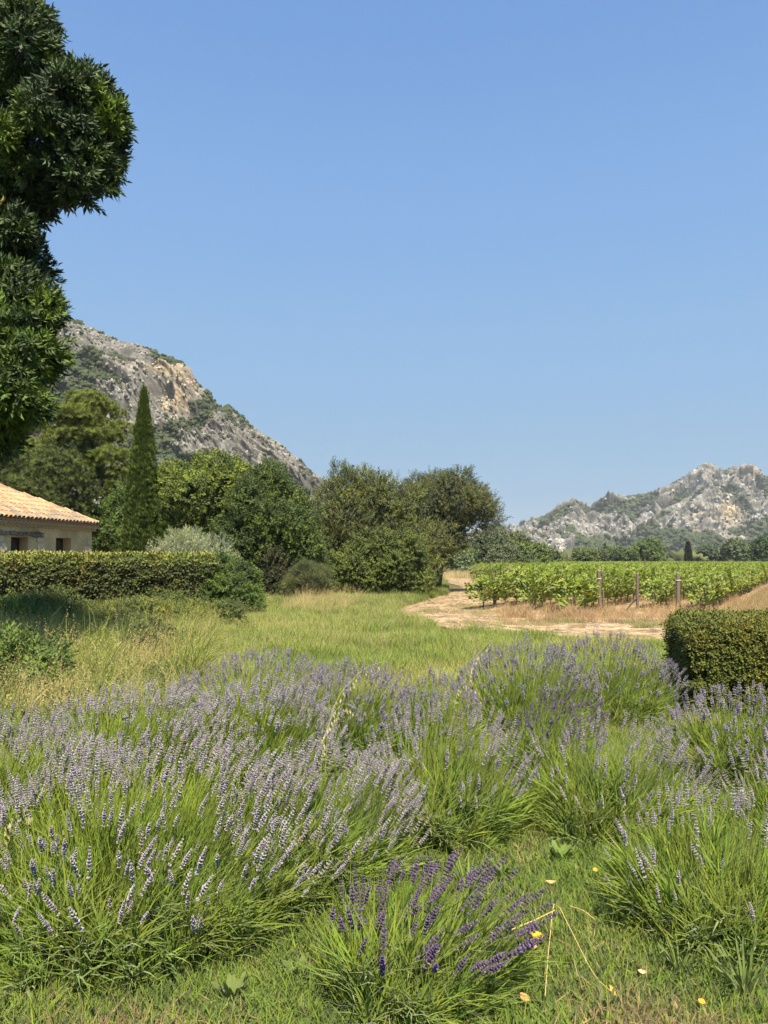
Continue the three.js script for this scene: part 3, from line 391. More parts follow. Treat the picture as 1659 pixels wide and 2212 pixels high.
{ // Italian cypress
  const D = 31, x = px(308, D), t = thing('cypress_tree', 'tall narrow cypress rising to a point beside the cottage', 'tree', [x, 0, -D]), r = rngOf(81), lists = [[], []], cols = [[], []], Hh = 8.55;
  trunk(t, 7.6, 0.14, 0.02, 17, [-0.05, 0]);
  const prof = [[0, 0.6], [1.5, 0.64], [2.5, 0.61], [3.8, 0.51], [4.6, 0.46], [5.7, 0.36], [6.65, 0.25], [7.55, 0.14], [8.2, 0.05], [8.55, 0]];
  for (let i = 0; i < 9000; i++) { const y = Hh * (1 - Math.pow(r(), 0.62)), a = r() * 6.283, R = pick(prof, y) * (1 + 0.13 * fbm3(Math.cos(a) * 1.6, y * 0.7, Math.sin(a) * 1.6, 3) * 3 + 0.5 * Math.max(0, n3(Math.cos(a) * 4, y * 1.6, Math.sin(a) * 4)) * 0.5), q = R * (1 - 0.3 * Math.pow(r(), 2)), g = i % 2, v = 0.75 + 0.5 * r(); lists[g].push(M4(V(Math.cos(a) * q - 0.05 * y / 8, y, Math.sin(a) * q), aim(V(Math.cos(a) * 0.45, 1, Math.sin(a) * 0.45).normalize(), r() * 6.28), 0.75 + 0.5 * r())); cols[g].push(rgb(v * (0.9 + 0.2 * r()), v, v)); }
  scale.forEach((g, k) => copies('foliage', g, leafy([0.1, 0.15, 0.02], 0.25), lists[k], t, cols[k]));
}
const M = { green: leafy([0.105, 0.15, 0.022], 0.35), dark: leafy([0.066, 0.108, 0.018], 0.3), holm: leafy([0.098, 0.122, 0.042], 0.25, { roughness: 0.8 }), olive: leafy([0.26, 0.31, 0.19], 0.3), bright: leafy([0.105, 0.19, 0.018], 0.4), purple: leafy([0.075, 0.05, 0.022], 0.3), far: leafy([0.1, 0.125, 0.05], 0.2) };
const limey = (lo, hi, a = 0.8, b = 1.7) => (p, r) => { const y = 0.4 + 0.5 * (r() - 0.4) + 0.7 * fbm3(p.x * 0.8 + lo, p.y * 0.8, p.z * 0.8 + hi, 2), k = lerp(a, b, clamp(y, 0, 1)); return [k * (0.95 + 0.2 * clamp(y, 0, 1)), k, 0.95]; };
const D0 = 33;
tree('linden_tree', 'dense dark tree with layered drooping leaves behind the cypress', [px(262, 36), -36], [[0, 2.7, 0, 2.2, 2.3, 1.8, 9], [2.6, 1.8, 0.4, 1.7, 1.7, 1.5, 7], [-1.5, 2.0, 0.3, 1.4, 1.6, 1.3, 6]], { seed: 23, n: 5200, geos: broad, mat: M.bright, size: [1, 1.6], up: -0.35, tint: limey(1.5, 4.5, 0.55, 1.05) });
tree('olive_shrub', 'silvery grey-green olive shrub rising above the hedge end', [px(415, 26.5), -26.5], [[0, 1.55, 0, 1.15, 1.0, 0.9, 8], [0.9, 1.2, 0.2, 0.7, 0.8, 0.7, 5], [-0.9, 1.3, 0.2, 0.7, 0.8, 0.7, 5]], { seed: 24, category: 'shrub', n: 2300, r0: 0.08, trunkTop: 1.7, geos: narrow, mat: M.olive, size: [0.7, 1.2], up: 0.8, tint: limey(0.8, 2.5, 0.8, 1.25) });
tree('broadleaf_tree', 'light green rounded tree right of the cypress', [px(455, 32), -32], [[0, 3.6, 0, 2.0, 2.0, 1.7, 11], [-1.2, 4.6, 0.2, 1.0, 1.0, 1.0, 5], [0.5, 5.0, 0, 1.2, 0.9, 1, 5], [-0.9, 2.0, 0.4, 1.5, 1.5, 1.3, 6], [1.2, 1.7, 0.3, 1.4, 1.5, 1.3, 6]], { seed: 25, n: 7600, r0: 0.18, geos: broad, mat: M.green, size: [0.8, 1.35], tint: limey(2, 5.4, 0.7, 1.9) });
tree('broadleaf_tree', 'dark green pointed tree in the middle of the grove', [px(572, 31), -31], [[0, 3.2, 0, 1.4, 2.0, 1.4, 10], [0.1, 4.75, 0, 0.65, 0.8, 0.65, 4], [0.9, 2.6, 0.4, 1.4, 1.5, 1.2, 6], [-0.6, 1.7, 0.5, 1.4, 1.5, 1.2, 6], [1.4, 1.4, 0.2, 1.2, 1.3, 1.1, 5]], { seed: 26, n: 6800, r0: 0.16, geos: [narrow[0], broad[1]], mat: M.dark, size: [0.8, 1.4], tint: limey(1.5, 5, 0.75, 1.45) });
tree('holm_oak', 'grey-green evergreen oak with upright ragged shoots in the middle of the grove', [px(770, 35), -35], [[0, 3.0, 0, 1.9, 2.3, 1.8, 12], [-0.5, 4.8, 0.2, 0.9, 1.1, 0.9, 5], [0.6, 4.6, 0, 1.0, 1.2, 0.9, 5], [1.6, 3.6, 0.3, 1.5, 1.7, 1.3, 7], [2.2, 1.9, 0.7, 1.7, 1.8, 1.3, 8], [-0.4, 1.4, 0.6, 1.7, 1.4, 1.3, 7], [-1.5, 2.4, 0.2, 1.2, 1.6, 1.1, 6]], { seed: 27, n: 10500, r0: 0.2, geos: holm, mat: M.holm, size: [0.8, 1.45], up: 0.7, rag: 0.45, tint: limey(1.8, 5.2, 0.75, 1.75) });
tree('holm_oak', 'tall spreading evergreen oak overhanging the bend of the dirt track', [px(940, 39), -39], [[-0.2, 4.3, 0, 1.7, 1.8, 1.9, 11], [1.1, 4.4, 0.4, 1.5, 1.5, 1.6, 9], [2.1, 3.95, 0.2, 1.15, 1.2, 1.2, 7], [-1.0, 3.2, 0.2, 1.2, 1.6, 1.4, 7], [-0.9, 1.7, 0.6, 1.1, 1.6, 1.3, 8], [0.5, 2.7, 0.4, 1.2, 1.2, 1.3, 7]], { seed: 28, n: 10500, r0: 0.26, trunkTop: 4, floor: 0.3, limbs: [[1.2, 1.2, 3.8, 0.3, 0.13], [1.6, 2.1, 3.9, 0.2, 0.12], [1.8, 0.4, 5.4, 0, 0.1], [1.4, -0.9, 3.6, 0, 0.1]], geos: holm, mat: M.holm, size: [0.8, 1.4], up: 0.35, rag: 0.45, thinBelow: 0.15, low: -0.5, tint: limey(2.2, 5.6, 0.6, 1.35) });
tree('broadleaf_shrub', 'leafy green bushes at the foot of the grove beside the track', [px(838, 32), -32], [[0, 1.2, 0, 1.2, 1.4, 0.8, 7], [-1.6, 1.0, 0.1, 1.3, 1.3, 0.8, 6], [1.0, 1.3, 0, 0.8, 1.4, 0.7, 5]], { seed: 29, category: 'shrub', n: 3000, r0: 0.06, trunkTop: 1.2, geos: broad, mat: M.green, size: [0.7, 1.1], tint: limey(0.5, 2, 0.7, 1.3) });
tree('round_bush', 'rounded bright green bush at the right end of the clipped hedge', [px(492, 21.9), -21.9], [[0, 0.85, 0, 0.82, 0.85, 0.75, 10], [0.35, 0.5, 0.2, 0.65, 0.55, 0.6, 5], [-0.4, 0.5, 0.2, 0.6, 0.55, 0.55, 5]], { seed: 30, category: 'bush', n: 3200, r0: 0.05, trunkTop: 1.0, geos: [sprig(91, 12, 0.24, 0.075, 0.035, 0.8, 0.2), sprig(92, 12, 0.2, 0.07, 0.035, 1, 0.2)], mat: M.bright, size: [0.7, 1.2], up: 0.7, tint: limey(0.2, 1.6, 0.5, 1.1) });
tree('copper_shrub', 'reddish brown leaved shrub in the dark gap of the grove', [px(592, 29.5), -29.5], [[0, 0.95, -0.3, 0.5, 1.0, 0.5, 8], [0.4, 0.5, -0.2, 0.45, 0.5, 0.4, 4]], { seed: 31, category: 'shrub', n: 1700, r0: 0.05, trunkTop: 1.4, geos: holm, mat: M.purple, size: [0.7, 1.2], tint: (p, r) => { const k = 0.6 + 0.8 * r(); return [k * 0.8, k * (0.7 + 1.3 * r()), k]; } });
tree('broom_shrub', 'feathery green broom bush before the middle of the grove', [px(668, 28.5), -28.5], [[0, 0.72, 0, 0.78, 0.66, 0.65, 7]], { seed: 32, category: 'shrub', n: 2300, r0: 0.04, trunkTop: 0.7, geos: [tuft(93, 22, 0.4, 0.014, 0.5, 0.2)], mat: leafy([0.12, 0.15, 0.05], 0.3), size: [0.7, 1.1], up: 1.2, tint: limey(0.2, 1.3, 0.7, 1.2) });
tree('bramble_thicket', 'low green bramble mound in the rough grass below the hedge', [px(300, 16.5), -16.5], [[0, 0.3, 0, 1.3, 0.42, 0.8, 9], [1.2, 0.28, -1.0, 0.9, 0.4, 0.8, 7], [-1.2, 0.25, 0.1, 0.9, 0.4, 0.7, 6]], { seed: 33, category: 'thicket', n: 6500, r0: 0.02, trunkTop: 0.3, geos: boxLeaf, mat: leafy([0.15, 0.19, 0.035], 0.4), size: [0.9, 1.9], up: 0.5, tint: limey(0.1, 1, 0.7, 1.3) });
for (const [i, [label, dx, d, s, c]] of [['leafy green shrub at the left end of the bank below the clipped hedge', 40, 15, [0.8, 0.45], 'bright'], ['tall bushy green shrub at the far left of the bank under the hedge', 100, 16.2, [0.8, 0.5], 'green'], ['green shrub on the bank between the pale grass and the round bush', 372, 17.5, [0.8, 0.4], 'green'], ['small green shrub low on the bank near the rear lavender', 330, 11.5, [0.45, 0.3], 'green'], ['fresh green shrub in the dry grass at the lower left of the bank', 25, 8.2, [0.45, 0.42], 'bright']].entries())
  tree('bank_shrub', label, [px(dx, d), -d], [[0, s[1] * 0.8, 0, s[0], s[1], s[0] * 0.8, 8], [s[0] * 0.7, s[1] * 0.5, 0.1, s[0] * 0.6, s[1] * 0.6, s[0] * 0.5, 5]], { seed: 640 + i, category: 'shrub', n: 1500, r0: 0.03, trunkTop: s[1], geos: [sprig(97, 12, 0.16, 0.06, 0.025, 0.8, 0.2), sprig(98, 12, 0.2, 0.05, 0.02, 1, 0.2)], mat: M[c], size: [0.7, 1.3], up: 0.8, rag: 0.5, tint: limey(0.2, 1, 0.6, 1.2) });
// trees beyond the bend and round the far side of the vineyard
const farTree = [sprig(95, 10, 0.6, 0.3, 0.2, 0.9, 0.2), sprig(96, 10, 0.6, 0.28, 0.2, 1.1, 0.2)];
const beyond = [
  ['light green bushy tree just beyond the bend of the track', 985, 84, 1168, 1236, 62, [1.1, 1.25, 1]], ['pale blossoming bush in front of the trees beyond the bend', 1003, 78, 1195, 1240, 30, [1.7, 1.8, 2.2]], ['darker oak behind the bend of the track', 1052, 100, 1155, 1232, 80, [0.8, 0.85, 1]],
  ['olive green tree on the low rise left of the vineyard', 1108, 110, 1150, 1230, 85, [1.0, 1.02, 1]], ['grey-leaved tree in front of the low rise', 1088, 92, 1185, 1238, 60, [1.15, 1.15, 1.5]], ['fresh green bush where the vineyard meets the woods', 1150, 100, 1178, 1235, 60, [1.15, 1.3, 0.9]], ['low round oak at the far corner of the vineyard', 1188, 112, 1192, 1232, 44, [0.95, 1.0, 0.9]], ['small dark bush between the woods and the dry field', 1132, 86, 1206, 1240, 46, [0.8, 0.85, 0.9]],
  ['round green tree left in the far row beyond the vineyard', 1402, 205, 1172, 1224, 62, [0.95, 1.15, 0.8]], ['lower tree joining the left side of the far round green tree', 1352, 215, 1188, 1222, 55, [0.9, 1.05, 0.9]], ['pale tree with a light trunk in the far tree row', 1592, 240, 1172, 1221, 52, [1.25, 1.3, 1.6]], ['dark green tree at the right edge beyond the vineyard', 1650, 190, 1165, 1222, 46, [0.55, 0.75, 0.7]], ['faint bushy tree between the far cypress and the pale tree', 1540, 250, 1182, 1221, 54, [0.8, 0.9, 1.2]], ['small tree at the left of the far tree row', 1305, 220, 1190, 1221, 44, [0.9, 1, 1]], ['bushy oak left in the far tree row by the dry strip', 1262, 170, 1190, 1222, 44, [1.05, 1.1, 0.9]],
];
beyond.forEach(([label, dx, d, top, bot, w, c], i) => {
  const h = at(dx, top, d).y, wd = w * 0.463 / FPX * d, s = Math.max(1, d / 75), pale = label.includes('light trunk');
  const t = thing('distant_tree', label, label.includes('bush') && !label.includes('bushy') ? 'bush' : 'tree', [px(dx, d), 0, -d]);
  const R = wd / 2; trunk(t, h * 0.7, 0.14 * s, 0.04 * s, 200 + i, [0, 0], [[h * 0.3, R * 0.5, h * 0.7, 0, 0.06 * s], [h * 0.35, -R * 0.5, h * 0.65, 0, 0.06 * s]]);
  if (pale) t.children[0].material = mat([0.5, 0.47, 0.42]);
  foliage(t, crown(300 + i, [0, h * (pale ? 0.62 : 0.5), 0], [R, h * (pale ? 0.38 : 0.5), R * 0.8], 11, 0.45, -0.9), 750, farTree, M.far, { seed: 400 + i, size: [0.7 * s * 0.75, 1.15 * s * 0.75], tint: (p, r) => { const k = 0.85 + 0.5 * r(); return [c[0] * k, c[1] * k, c[2] * k]; } });
});
[[1486, 200, 1171, 1223, 19, 'single dark cypress standing beyond the vineyard'], [1297 + 9, 235, 1176, 1221, 8, 'thin dark cypress in the far tree row beside the grey ruin'], [1452, 0, 0, 0, 0, '']].forEach(([dx, d, top, bot, w, label], n) => {
  if (!d) return; const h = at(dx, top, d).y, R = w * 0.463 / FPX * d / 2, t = thing('distant_cypress', label, 'tree', [px(dx, d), 0, -d]), r = rngOf(500 + n), l = [], c = [];
  trunk(t, h * 0.9, 0.2, 0.05, 510 + n);
  for (let i = 0; i < 900; i++) { const y = h * r(), a = r() * 6.28, q = R * Math.pow(Math.max(0, 1 - y / h), 0.55) * (0.7 + 0.35 * r()), v = 0.6 + 0.5 * r(); l.push(M4(V(Math.cos(a) * q, y, Math.sin(a) * q), aim(V(Math.cos(a) * 0.5, 1, Math.sin(a) * 0.5).normalize(), r() * 6), 2.4)); c.push(rgb(v, v, v)); }
  copies('foliage', scale[0], leafy([0.05, 0.075, 0.025], 0.15), l, t, c);
});
{ // pine on the shoulder of the distant ridge
  const d = 1380, p = at(1130, 1152, d), t = thing('lone_pine', 'single pine on the skyline at the left foot of the distant ridge', 'tree', [p.x, p.y - 3, -d]);
  trunk(t, 14, 0.6, 0.2, 610); foliage(t, crown(611, [0, 14, 0], [6, 8, 5], 7, 0.45), 260, farTree, M.far, { seed: 612, size: [5, 8], tint: () => [0.6, 0.7, 0.8] });
}
{ // grey ruin among the far trees
  const p = [px(1298, 230), -230], t = thing('stone_ruin', 'small grey stone ruin among the far trees beyond the vineyard', 'ruin', [p[0], 0, p[1]], 0.3), s = new THREE.Shape(); s.moveTo(-2, 0); s.lineTo(2, 0); s.lineTo(2, 4.4); s.lineTo(0.8, 3.6); s.lineTo(-0.6, 2.2); s.lineTo(-2, 1.4); s.lineTo(-2, 0);
  mesh('wall', new THREE.ExtrudeGeometry(s, { depth: 0.8, bevelEnabled: true, bevelSize: 0.1, bevelThickness: 0.1 }), mat([0.42, 0.41, 0.38], { map: again(TEX.rock, 0.3) }), t);
}
{ // far woods and scrub at the foot of the ridge: one mass
  const r = rngOf(91), lists = [[], [], []], cols = [[], [], []];
  for (let i = 0; i < 2600; i++) { const d = 250 + 620 * Math.pow(r(), 1.3), dx = lerp(1010, 1900, r()), k = i % 3, s = (1.6 + 2.4 * r()) * (d < 420 ? 1 : 1.25), v = 0.7 + 0.6 * r(), w = r(); if (dx < 1190 && d < 330) continue; lists[k].push(M4(V(px(dx, d), s * 0.5, -d), eul(0, r() * 6, 0), V(s, s * (0.8 + 0.5 * r()), s))); cols[k].push(rgb(lerp(0.05, 0.1, w) * v, lerp(0.07, 0.11, w) * v, lerp(0.03, 0.045, w) * v)); }
  const root = thing('far_woods', 'wooded band of trees and scrub at the foot of the distant ridge', 'woods'); root.userData.kind = 'stuff';
  lists.forEach((l, k) => copies('tree_crowns', shrubGeo[k], mat([1, 1, 1], { roughness: 1 }), l, root, cols[k]));
}

// ---------------------------------------------------------------- vineyard
const vineDir = V(0.487, 0, -0.873), vinePerp = V(0.873, 0, 0.487);
const vineLeaf = (L) => { const w = L * 0.95, p = [[0, 0, 0], [-w * 0.55, L * 0.15, 0.1 * L], [-w * 0.5, L * 0.62, 0.06 * L], [0, L, -0.12 * L], [w * 0.5, L * 0.62, 0.06 * L], [w * 0.55, L * 0.15, 0.1 * L]]; return [p[0], p[2], p[1], p[0], p[3], p[2], p[0], p[4], p[3], p[0], p[5], p[4]]; };
function vineGeo(seed, n, L, len) { // leaves of one vine, trained along x
  const r = rngOf(seed), pos = [], tri = vineLeaf(L), col = [], wob = r() * 9;
  for (let i = 0; i < n; i++) {
    const u = (r() - 0.5) * len, arch = 0.3 * (1 - Math.pow(Math.abs(u) / len * 1.7, 2)), y = 0.28 + (0.74 + arch * 0.5 + 0.16 * n2(u * 2.5 + wob, seed)) * Math.pow(r(), 0.8), half = 0.16 + 0.22 * Math.sin(Math.PI * clamp((y - 0.35) / 0.95, 0, 1)), side = r() < 0.5 ? -1 : 1, z = side * half * (1 - 0.5 * r() * r()), hang = r() < 0.06 ? 0.25 * r() : 0;
    const q = eul(side < 0 ? Math.PI + (r() - 0.5) * 2 : (r() - 0.5) * 2, 0, 0).multiply(eul(0, 0, 0)), tilt = new THREE.Quaternion().setFromEuler(new THREE.Euler(side * (1.0 + 0.9 * (r() - 0.5)), (r() - 0.5) * 1.6, (r() - 0.5) * 2.6)), s = 0.65 + 0.6 * r(), v = 0.75 + 0.5 * r(), yl = r() < 0.06 ? 1.5 : 1 + 0.2 * r();
    pushLeaf(pos, tri, M4(V(u, y - hang, z), tilt, s)); for (let k = 0; k < 12; k++) col.push(v * yl, v, v);
  }
  for (let i = 0; i < 14; i++) { const u = (r() - 0.5) * len, y = 1.0 + 0.15 * r(), d = V((r() - 0.5) * 0.6, 1, (r() - 0.5) * 0.9).normalize(); for (let k = 0; k < 5; k++) { pushLeaf(pos, tri, M4(V(u, y, (r() - 0.5) * 0.2).addScaledVector(d, k * 0.07), new THREE.Quaternion().setFromEuler(new THREE.Euler(r() * 3, r() * 6, r() * 3)), 0.75 - k * 0.1)); for (let q = 0; q < 12; q++) col.push(1.15, 1.1, 1); } }
  return geo(pos, null, col);
}
const vineMat = leafy([0.205, 0.295, 0.03], 0.42, { vertexColors: true, roughness: 0.9 }), woodDark = mat([0.11, 0.085, 0.065]), postMat = mat([0.62, 0.55, 0.47], { map: again(TEX.wood, 1, 1) }), wireMat = mat([0.25, 0.24, 0.23], { roughness: 0.5, metalness: 0.6 });
const vineShapes = [0, 1, 2, 3].map((k) => vineGeo(700 + k, 560, 0.1, 1.15)), vineTrunk = [0, 1].map((k) => limb([V(0, -0.03, 0), V(0.04 - 0.08 * k, 0.25, 0.02), V(0, 0.45, 0), V(0.03, 0.7, 0)], 0.035, 0.02, 6, 5, 0.25, 710 + k)), vineCane = limb([V(-0.5, 0.58, 0), V(-0.2, 0.52, 0.03), V(0, 0.5, 0), V(0.25, 0.53, -0.02), V(0.5, 0.57, 0)], 0.012, 0.009, 5, 8, 0.1, 3);
const vineTurn = Math.atan2(-vineDir.z, vineDir.x);
const protoVines = vineShapes.map((g, k) => { const t = new THREE.Group(); mesh('trunk', vineTrunk[k % 2], woodDark, t); mesh('cane', vineCane, woodDark, t); mesh('leaves', g, vineMat, t, 'stuff'); return t; });
const startOf = [[-3.1, 23.2, 'edge row beside the pale lane'], [-4.75, 24.8, 'second row from the lane'], [-6.25, 22.6, 'third row from the lane'], [-7.9, 24.2, 'fourth row from the lane'], [-9.5, 25.0, 'leftmost front row by the track']];
const rr = rngOf(720), farList = vineShapes.map(() => []), farCol = vineShapes.map(() => []), vinePos = []; let made = 0;
for (let row = 0; row < 62; row++) {
  const p = row < 5 ? startOf[row][0] : -9.5 - (row - 4) * 1.65; // perpendicular coordinate: p = 0.873 x + 0.487 z
  // distance at which the row starts: the front line, or the left border of the field
  let d0 = row < 5 ? startOf[row][1] : 0; if (row >= 5) { for (let d = 26; d < 220; d += 0.5) { const x = (p + 0.487 * d) / 0.873; if (x > (d < 56 ? 0.142 * d + 0.75 : 0.112 * d + 0.2)) { d0 = d; break; } } if (!d0) continue; }
  const s0 = V((p + 0.487 * d0) / 0.873, 0, -d0);
  if (row < 26) for (let k = 0; k < 1; k++) vinePos.push(['post', s0.clone().addScaledVector(vineDir, -0.25), row]);
  for (let n = 0, s = 0.35; ; n++) {
    const q = s0.clone().addScaledVector(vineDir, s), d = -q.z; s += d < 90 ? 1.05 : 1.3; if (d > 205 || n > 260) break;
    if (q.x / d > 0.62 || (rr() < 0.1 && n > 1) || (row === 1 && n === 0)) continue;
    const k = Math.floor(rr() * 4), sc = V(1.0 + 0.25 * rr(), 0.72 + 0.36 * rr(), 0.7 + 0.35 * rr()); if (row === 2 && n === 0) sc.set(0.95, 0.82, 1.4);
    if (made < 290 && d < 52) vinePos.push(['vine', q, row, n, k, sc, rr() < 0.5 ? 0 : Math.PI]);
    else { farList[k].push(M4(q.setY(d > 120 ? -0.1 : 0), eul(0, vineTurn + (rr() < 0.5 ? 0 : Math.PI), 0), sc)); const v = 0.88 + 0.24 * rr(); farCol[k].push(rgb(v, v, v)); }
  }
}
const firsts = ['bushy low grapevine spilling over at the head of the edge row beside the lane', 'grapevine with bare stem at the head of the second row behind a lone post', 'low drooping grapevine hanging to the dry grass at the head of the third row', 'grapevine at the head of the fourth row beside a leaning grey post', 'tall straggling grapevine at the front left corner of the vineyard'];
for (const [, q, row, n, k, sc, turn] of vinePos.filter((v) => v[0] === 'vine').sort((a, b) => a[1].length() - b[1].length()).slice(0, 290)) {
  const t = protoVines[k].clone(); t.name = numbered('grapevine'); t.position.copy(q); t.rotation.y = vineTurn + turn; t.scale.copy(sc); scene.add(t); made++;
  if (row < 5 && n === 0) tag(t, firsts[row], 'grapevine');
  else if (row < 5) tag(t, ['green grapevine standing in the edge row along the pale lane', 'green grapevine with visible trunk in the second row from the lane', 'green grapevine in the third row from the lane, behind its low first vine', 'green grapevine in the fourth row from the lane', 'green grapevine in the leftmost row that reaches the front of the field'][row], 'grapevine', 'grapevines in the ' + startOf[row][2]);
  else tag(t, 'green grapevine in the rows that start along the left border of the field', 'grapevine', 'grapevines in the rows along the left border');
}
for (const v of vinePos.filter((v) => v[0] === 'vine').sort((a, b) => a[1].length() - b[1].length()).slice(290)) { farList[v[4]].push(M4(v[1], eul(0, vineTurn + v[6], 0), v[5])); farCol[v[4]].push(rgb(1, 1, 1)); }
{ const root = thing('vineyard_rows', 'far rows of green vines reaching back to the tree line', 'vineyard'); root.userData.kind = 'stuff'; farList.forEach((l, k) => copies('vine_leaves', vineShapes[k], vineMat, l, root, farCol[k])); }
function post(q, h, r0, lean, label, wired, group) {
  r0 *= 0.8; const t = thing('vineyard_post', label, 'post', q.toArray(), rr() * 3, group), g = limb([V(0, -0.1, 0), V(lean[0] * 0.5, h * 0.5, lean[1] * 0.5), V(lean[0], h, lean[1])], r0, r0 * 0.92, 9, 6, 0.1, rr() * 50); mesh('post', g, postMat, t);
  const cap = new THREE.CylinderGeometry(r0 * 0.9, r0 * 0.93, 0.02, 9); cap.translate(lean[0], h, lean[1]); mesh('post_top', cap, mat([0.36, 0.31, 0.25]), t);
  if (wired) { const w = new THREE.TorusGeometry(r0 + 0.006, 0.012, 5, 14); w.rotateX(Math.PI / 2); w.translate(lean[0] * 0.8, h * 0.8, lean[1] * 0.8); mesh('wire_wrap', w, mat([0.6, 0.58, 0.55], { roughness: 0.5 }), t); }
}
post(at(599, 0, 1).set(px(599 / 0.463, 24.3), 0, -24.3), 1.27, 0.075, [-0.08, 0.05], 'thick grey post with a pale wire wrap at the head of the third vine row', true);
post(V(px(602.5 / 0.463, 24.9), 0, -24.9), 1.25, 0.035, [0.02, 0], 'thin stake just behind the thick wire-wrapped post', false);
post(V(px(636 / 0.463, 25.2), 0, -25.2), 1.16, 0.06, [-0.05, 0], 'slim weathered post standing clear of leaves above the dry grass', false);
post(V(px(676.5 / 0.463, 25.0), 0, -25.0), 1.18, 0.09, [0.06, 0], 'stout split grey post at the head of the edge row near the lane', true);
post(V(px(533.5 / 0.463, 25.0), 0, -25.0), 1.2, 0.065, [-0.05, 0.02], 'leaning grey post left of the wire-wrapped post among the vines', false);
post(V(px(494 / 0.463, 25.8), 0, -25.8), 1.15, 0.06, [0.04, 0], 'post half hidden by leaves at the front left corner of the vineyard', false);
for (const [dx, d, l] of [[1712 / 1, 70, ''], [1392, 46, 'thin stake poking above the vines in the middle of the field'], [1541, 58, 'thin stake poking above the vines toward the right of the field'], [1427, 75, 'faint far stake above the vines near the far trees']]) if (l) post(V(px(dx, d), 0, -d), 1.62, 0.04, [0, 0], l, false);
for (const [, q, row] of vinePos.filter((v) => v[0] === 'post' && v[2] >= 5 && v[2] < 14)) post(q, 1.15, 0.055, [(rr() - 0.5) * 0.1, 0], 'grey end post of a vine row along the left border of the field', false, 'end posts along the left border of the vineyard');
{ // drip hose hanging below the second row, its end drooping to the ground by the slim post
  const a = V(px(612, 23.9) - 0, 0.06, -23.9); const s = V(px(1348 / 1, 24), 0.03, -24.0), e = V(px(636 / 0.463, 25.2), 0.36, -25.2), pts = [s, s.clone().lerp(e, 0.5).add(V(0, 0.02, 0)), e.clone()]; for (let i = 1; i < 12; i++) pts.push(e.clone().addScaledVector(vineDir, i * 1.05).add(V(0, 0.1 + 0.03 * Math.sin(i * 2), 0)));
  tag(mesh('drip_hose', limb(pts, 0.02, 0.02, 6, 60), mat([0.02, 0.02, 0.02], { roughness: 0.5 })), 'black irrigation hose sagging along the second vine row to the dry ground', 'hose');
}

// ---------------------------------------------------------------- lavender
function spikeGeo(seed, len, rad, whorls, per, cols, gap = true) { // whorls of small flowers round a stem end, along +Y, colour per flower
  const r = rngOf(seed), pos = [], col = [];
  for (let w = 0; w < whorls; w++) {
    const t = w / (whorls - 1), y = len * (gap && w === 0 ? 0 : 0.1 + 0.9 * t), R = rad * (w === 0 && gap ? 0.8 : Math.pow(Math.sin(Math.PI * (0.22 + 0.68 * t)), 0.7)) * (0.85 + 0.3 * r());
    for (let k = 0; k < per; k++) {
      const a = (k + r() * 0.7) / per * 6.283 + w * 0.5, c = cols[Math.floor(r() * cols.length)], v = 0.8 + 0.4 * r(), L = R * (1.05 + 0.4 * r()), wd = R * 0.42, q = eul(0, a, 0).multiply(eul(0.75 + 0.4 * r(), 0, 0)), m = M4(V(0, y, 0), q, 1), p = [[0, 0, 0], [-wd, L * 0.62, 0], [0, L * 0.55, wd * 0.8], [wd, L * 0.62, 0], [0, L * 0.62, -wd * 0.8], [0, L, 0]];
      for (const i of [0, 2, 1, 0, 3, 2, 0, 4, 3, 0, 1, 4, 1, 2, 5, 2, 3, 5, 3, 4, 5, 4, 1, 5]) { pushLeaf(pos, [p[i]], m); const tip = i === 5 ? 1.15 : i === 0 ? 0.6 : 1; col.push(c[0] * v * tip, c[1] * v * tip, c[2] * v * tip); }
    }
  }
  return geo(pos, null, col);
}
const PALE = [[0.3, 0.265, 0.35], [0.345, 0.32, 0.38], [0.4, 0.39, 0.37], [0.25, 0.21, 0.315], [0.35, 0.355, 0.24], [0.21, 0.175, 0.285]], DEEP = [[0.11, 0.07, 0.17], [0.15, 0.1, 0.2], [0.19, 0.15, 0.19], [0.08, 0.05, 0.12]], GREY = [[0.25, 0.22, 0.32], [0.31, 0.29, 0.35], [0.2, 0.175, 0.29], [0.28, 0.285, 0.21]];
const BUD = [[0.26, 0.3, 0.16], [0.3, 0.3, 0.24], [0.28, 0.25, 0.3]], SPENT = [[0.3, 0.25, 0.22], [0.34, 0.3, 0.3], [0.24, 0.2, 0.2]], nearSpikes = { pale: [...[0, 1, 2, 3, 4].map((k) => spikeGeo(800 + k, 0.066 + 0.01 * k, 0.0086, 8 + k % 3, 6, PALE)), spikeGeo(806, 0.05, 0.0066, 8, 5, BUD), spikeGeo(807, 0.06, 0.0072, 7, 5, [...BUD, ...PALE]), spikeGeo(808, 0.075, 0.0078, 7, 5, SPENT)], deep: [0, 1, 2, 3].map((k) => spikeGeo(810 + k, 0.074 + 0.01 * k, 0.0102, 8, 6, DEEP)), grey: [0, 1, 2].map((k) => spikeGeo(815 + k, 0.062 + 0.008 * k, 0.0098, 8, 6, GREY)) };
const farSpikes = { pale: [0, 1, 2].map((k) => spikeGeo(820 + k, 0.068 + 0.008 * k, 0.0098, 7, 4, PALE)), deep: [0, 1].map((k) => spikeGeo(830 + k, 0.075, 0.0105, 7, 4, DEEP)), grey: [0, 1].map((k) => spikeGeo(835 + k, 0.068, 0.0105, 7, 4, GREY)) };
const flowerMat = leafy([1, 1, 1], 0.22, { vertexColors: true }), stemMat = leafy([0.205, 0.3, 0.023], 0.4, { vertexColors: true }), blade = leafy([1, 1, 1], 0.42), lavLeaf = [tuft(841, 16, 0.15, 0.0052, 0.6, 0.18), tuft(842, 16, 0.19, 0.0048, 0.45, 0.2)];
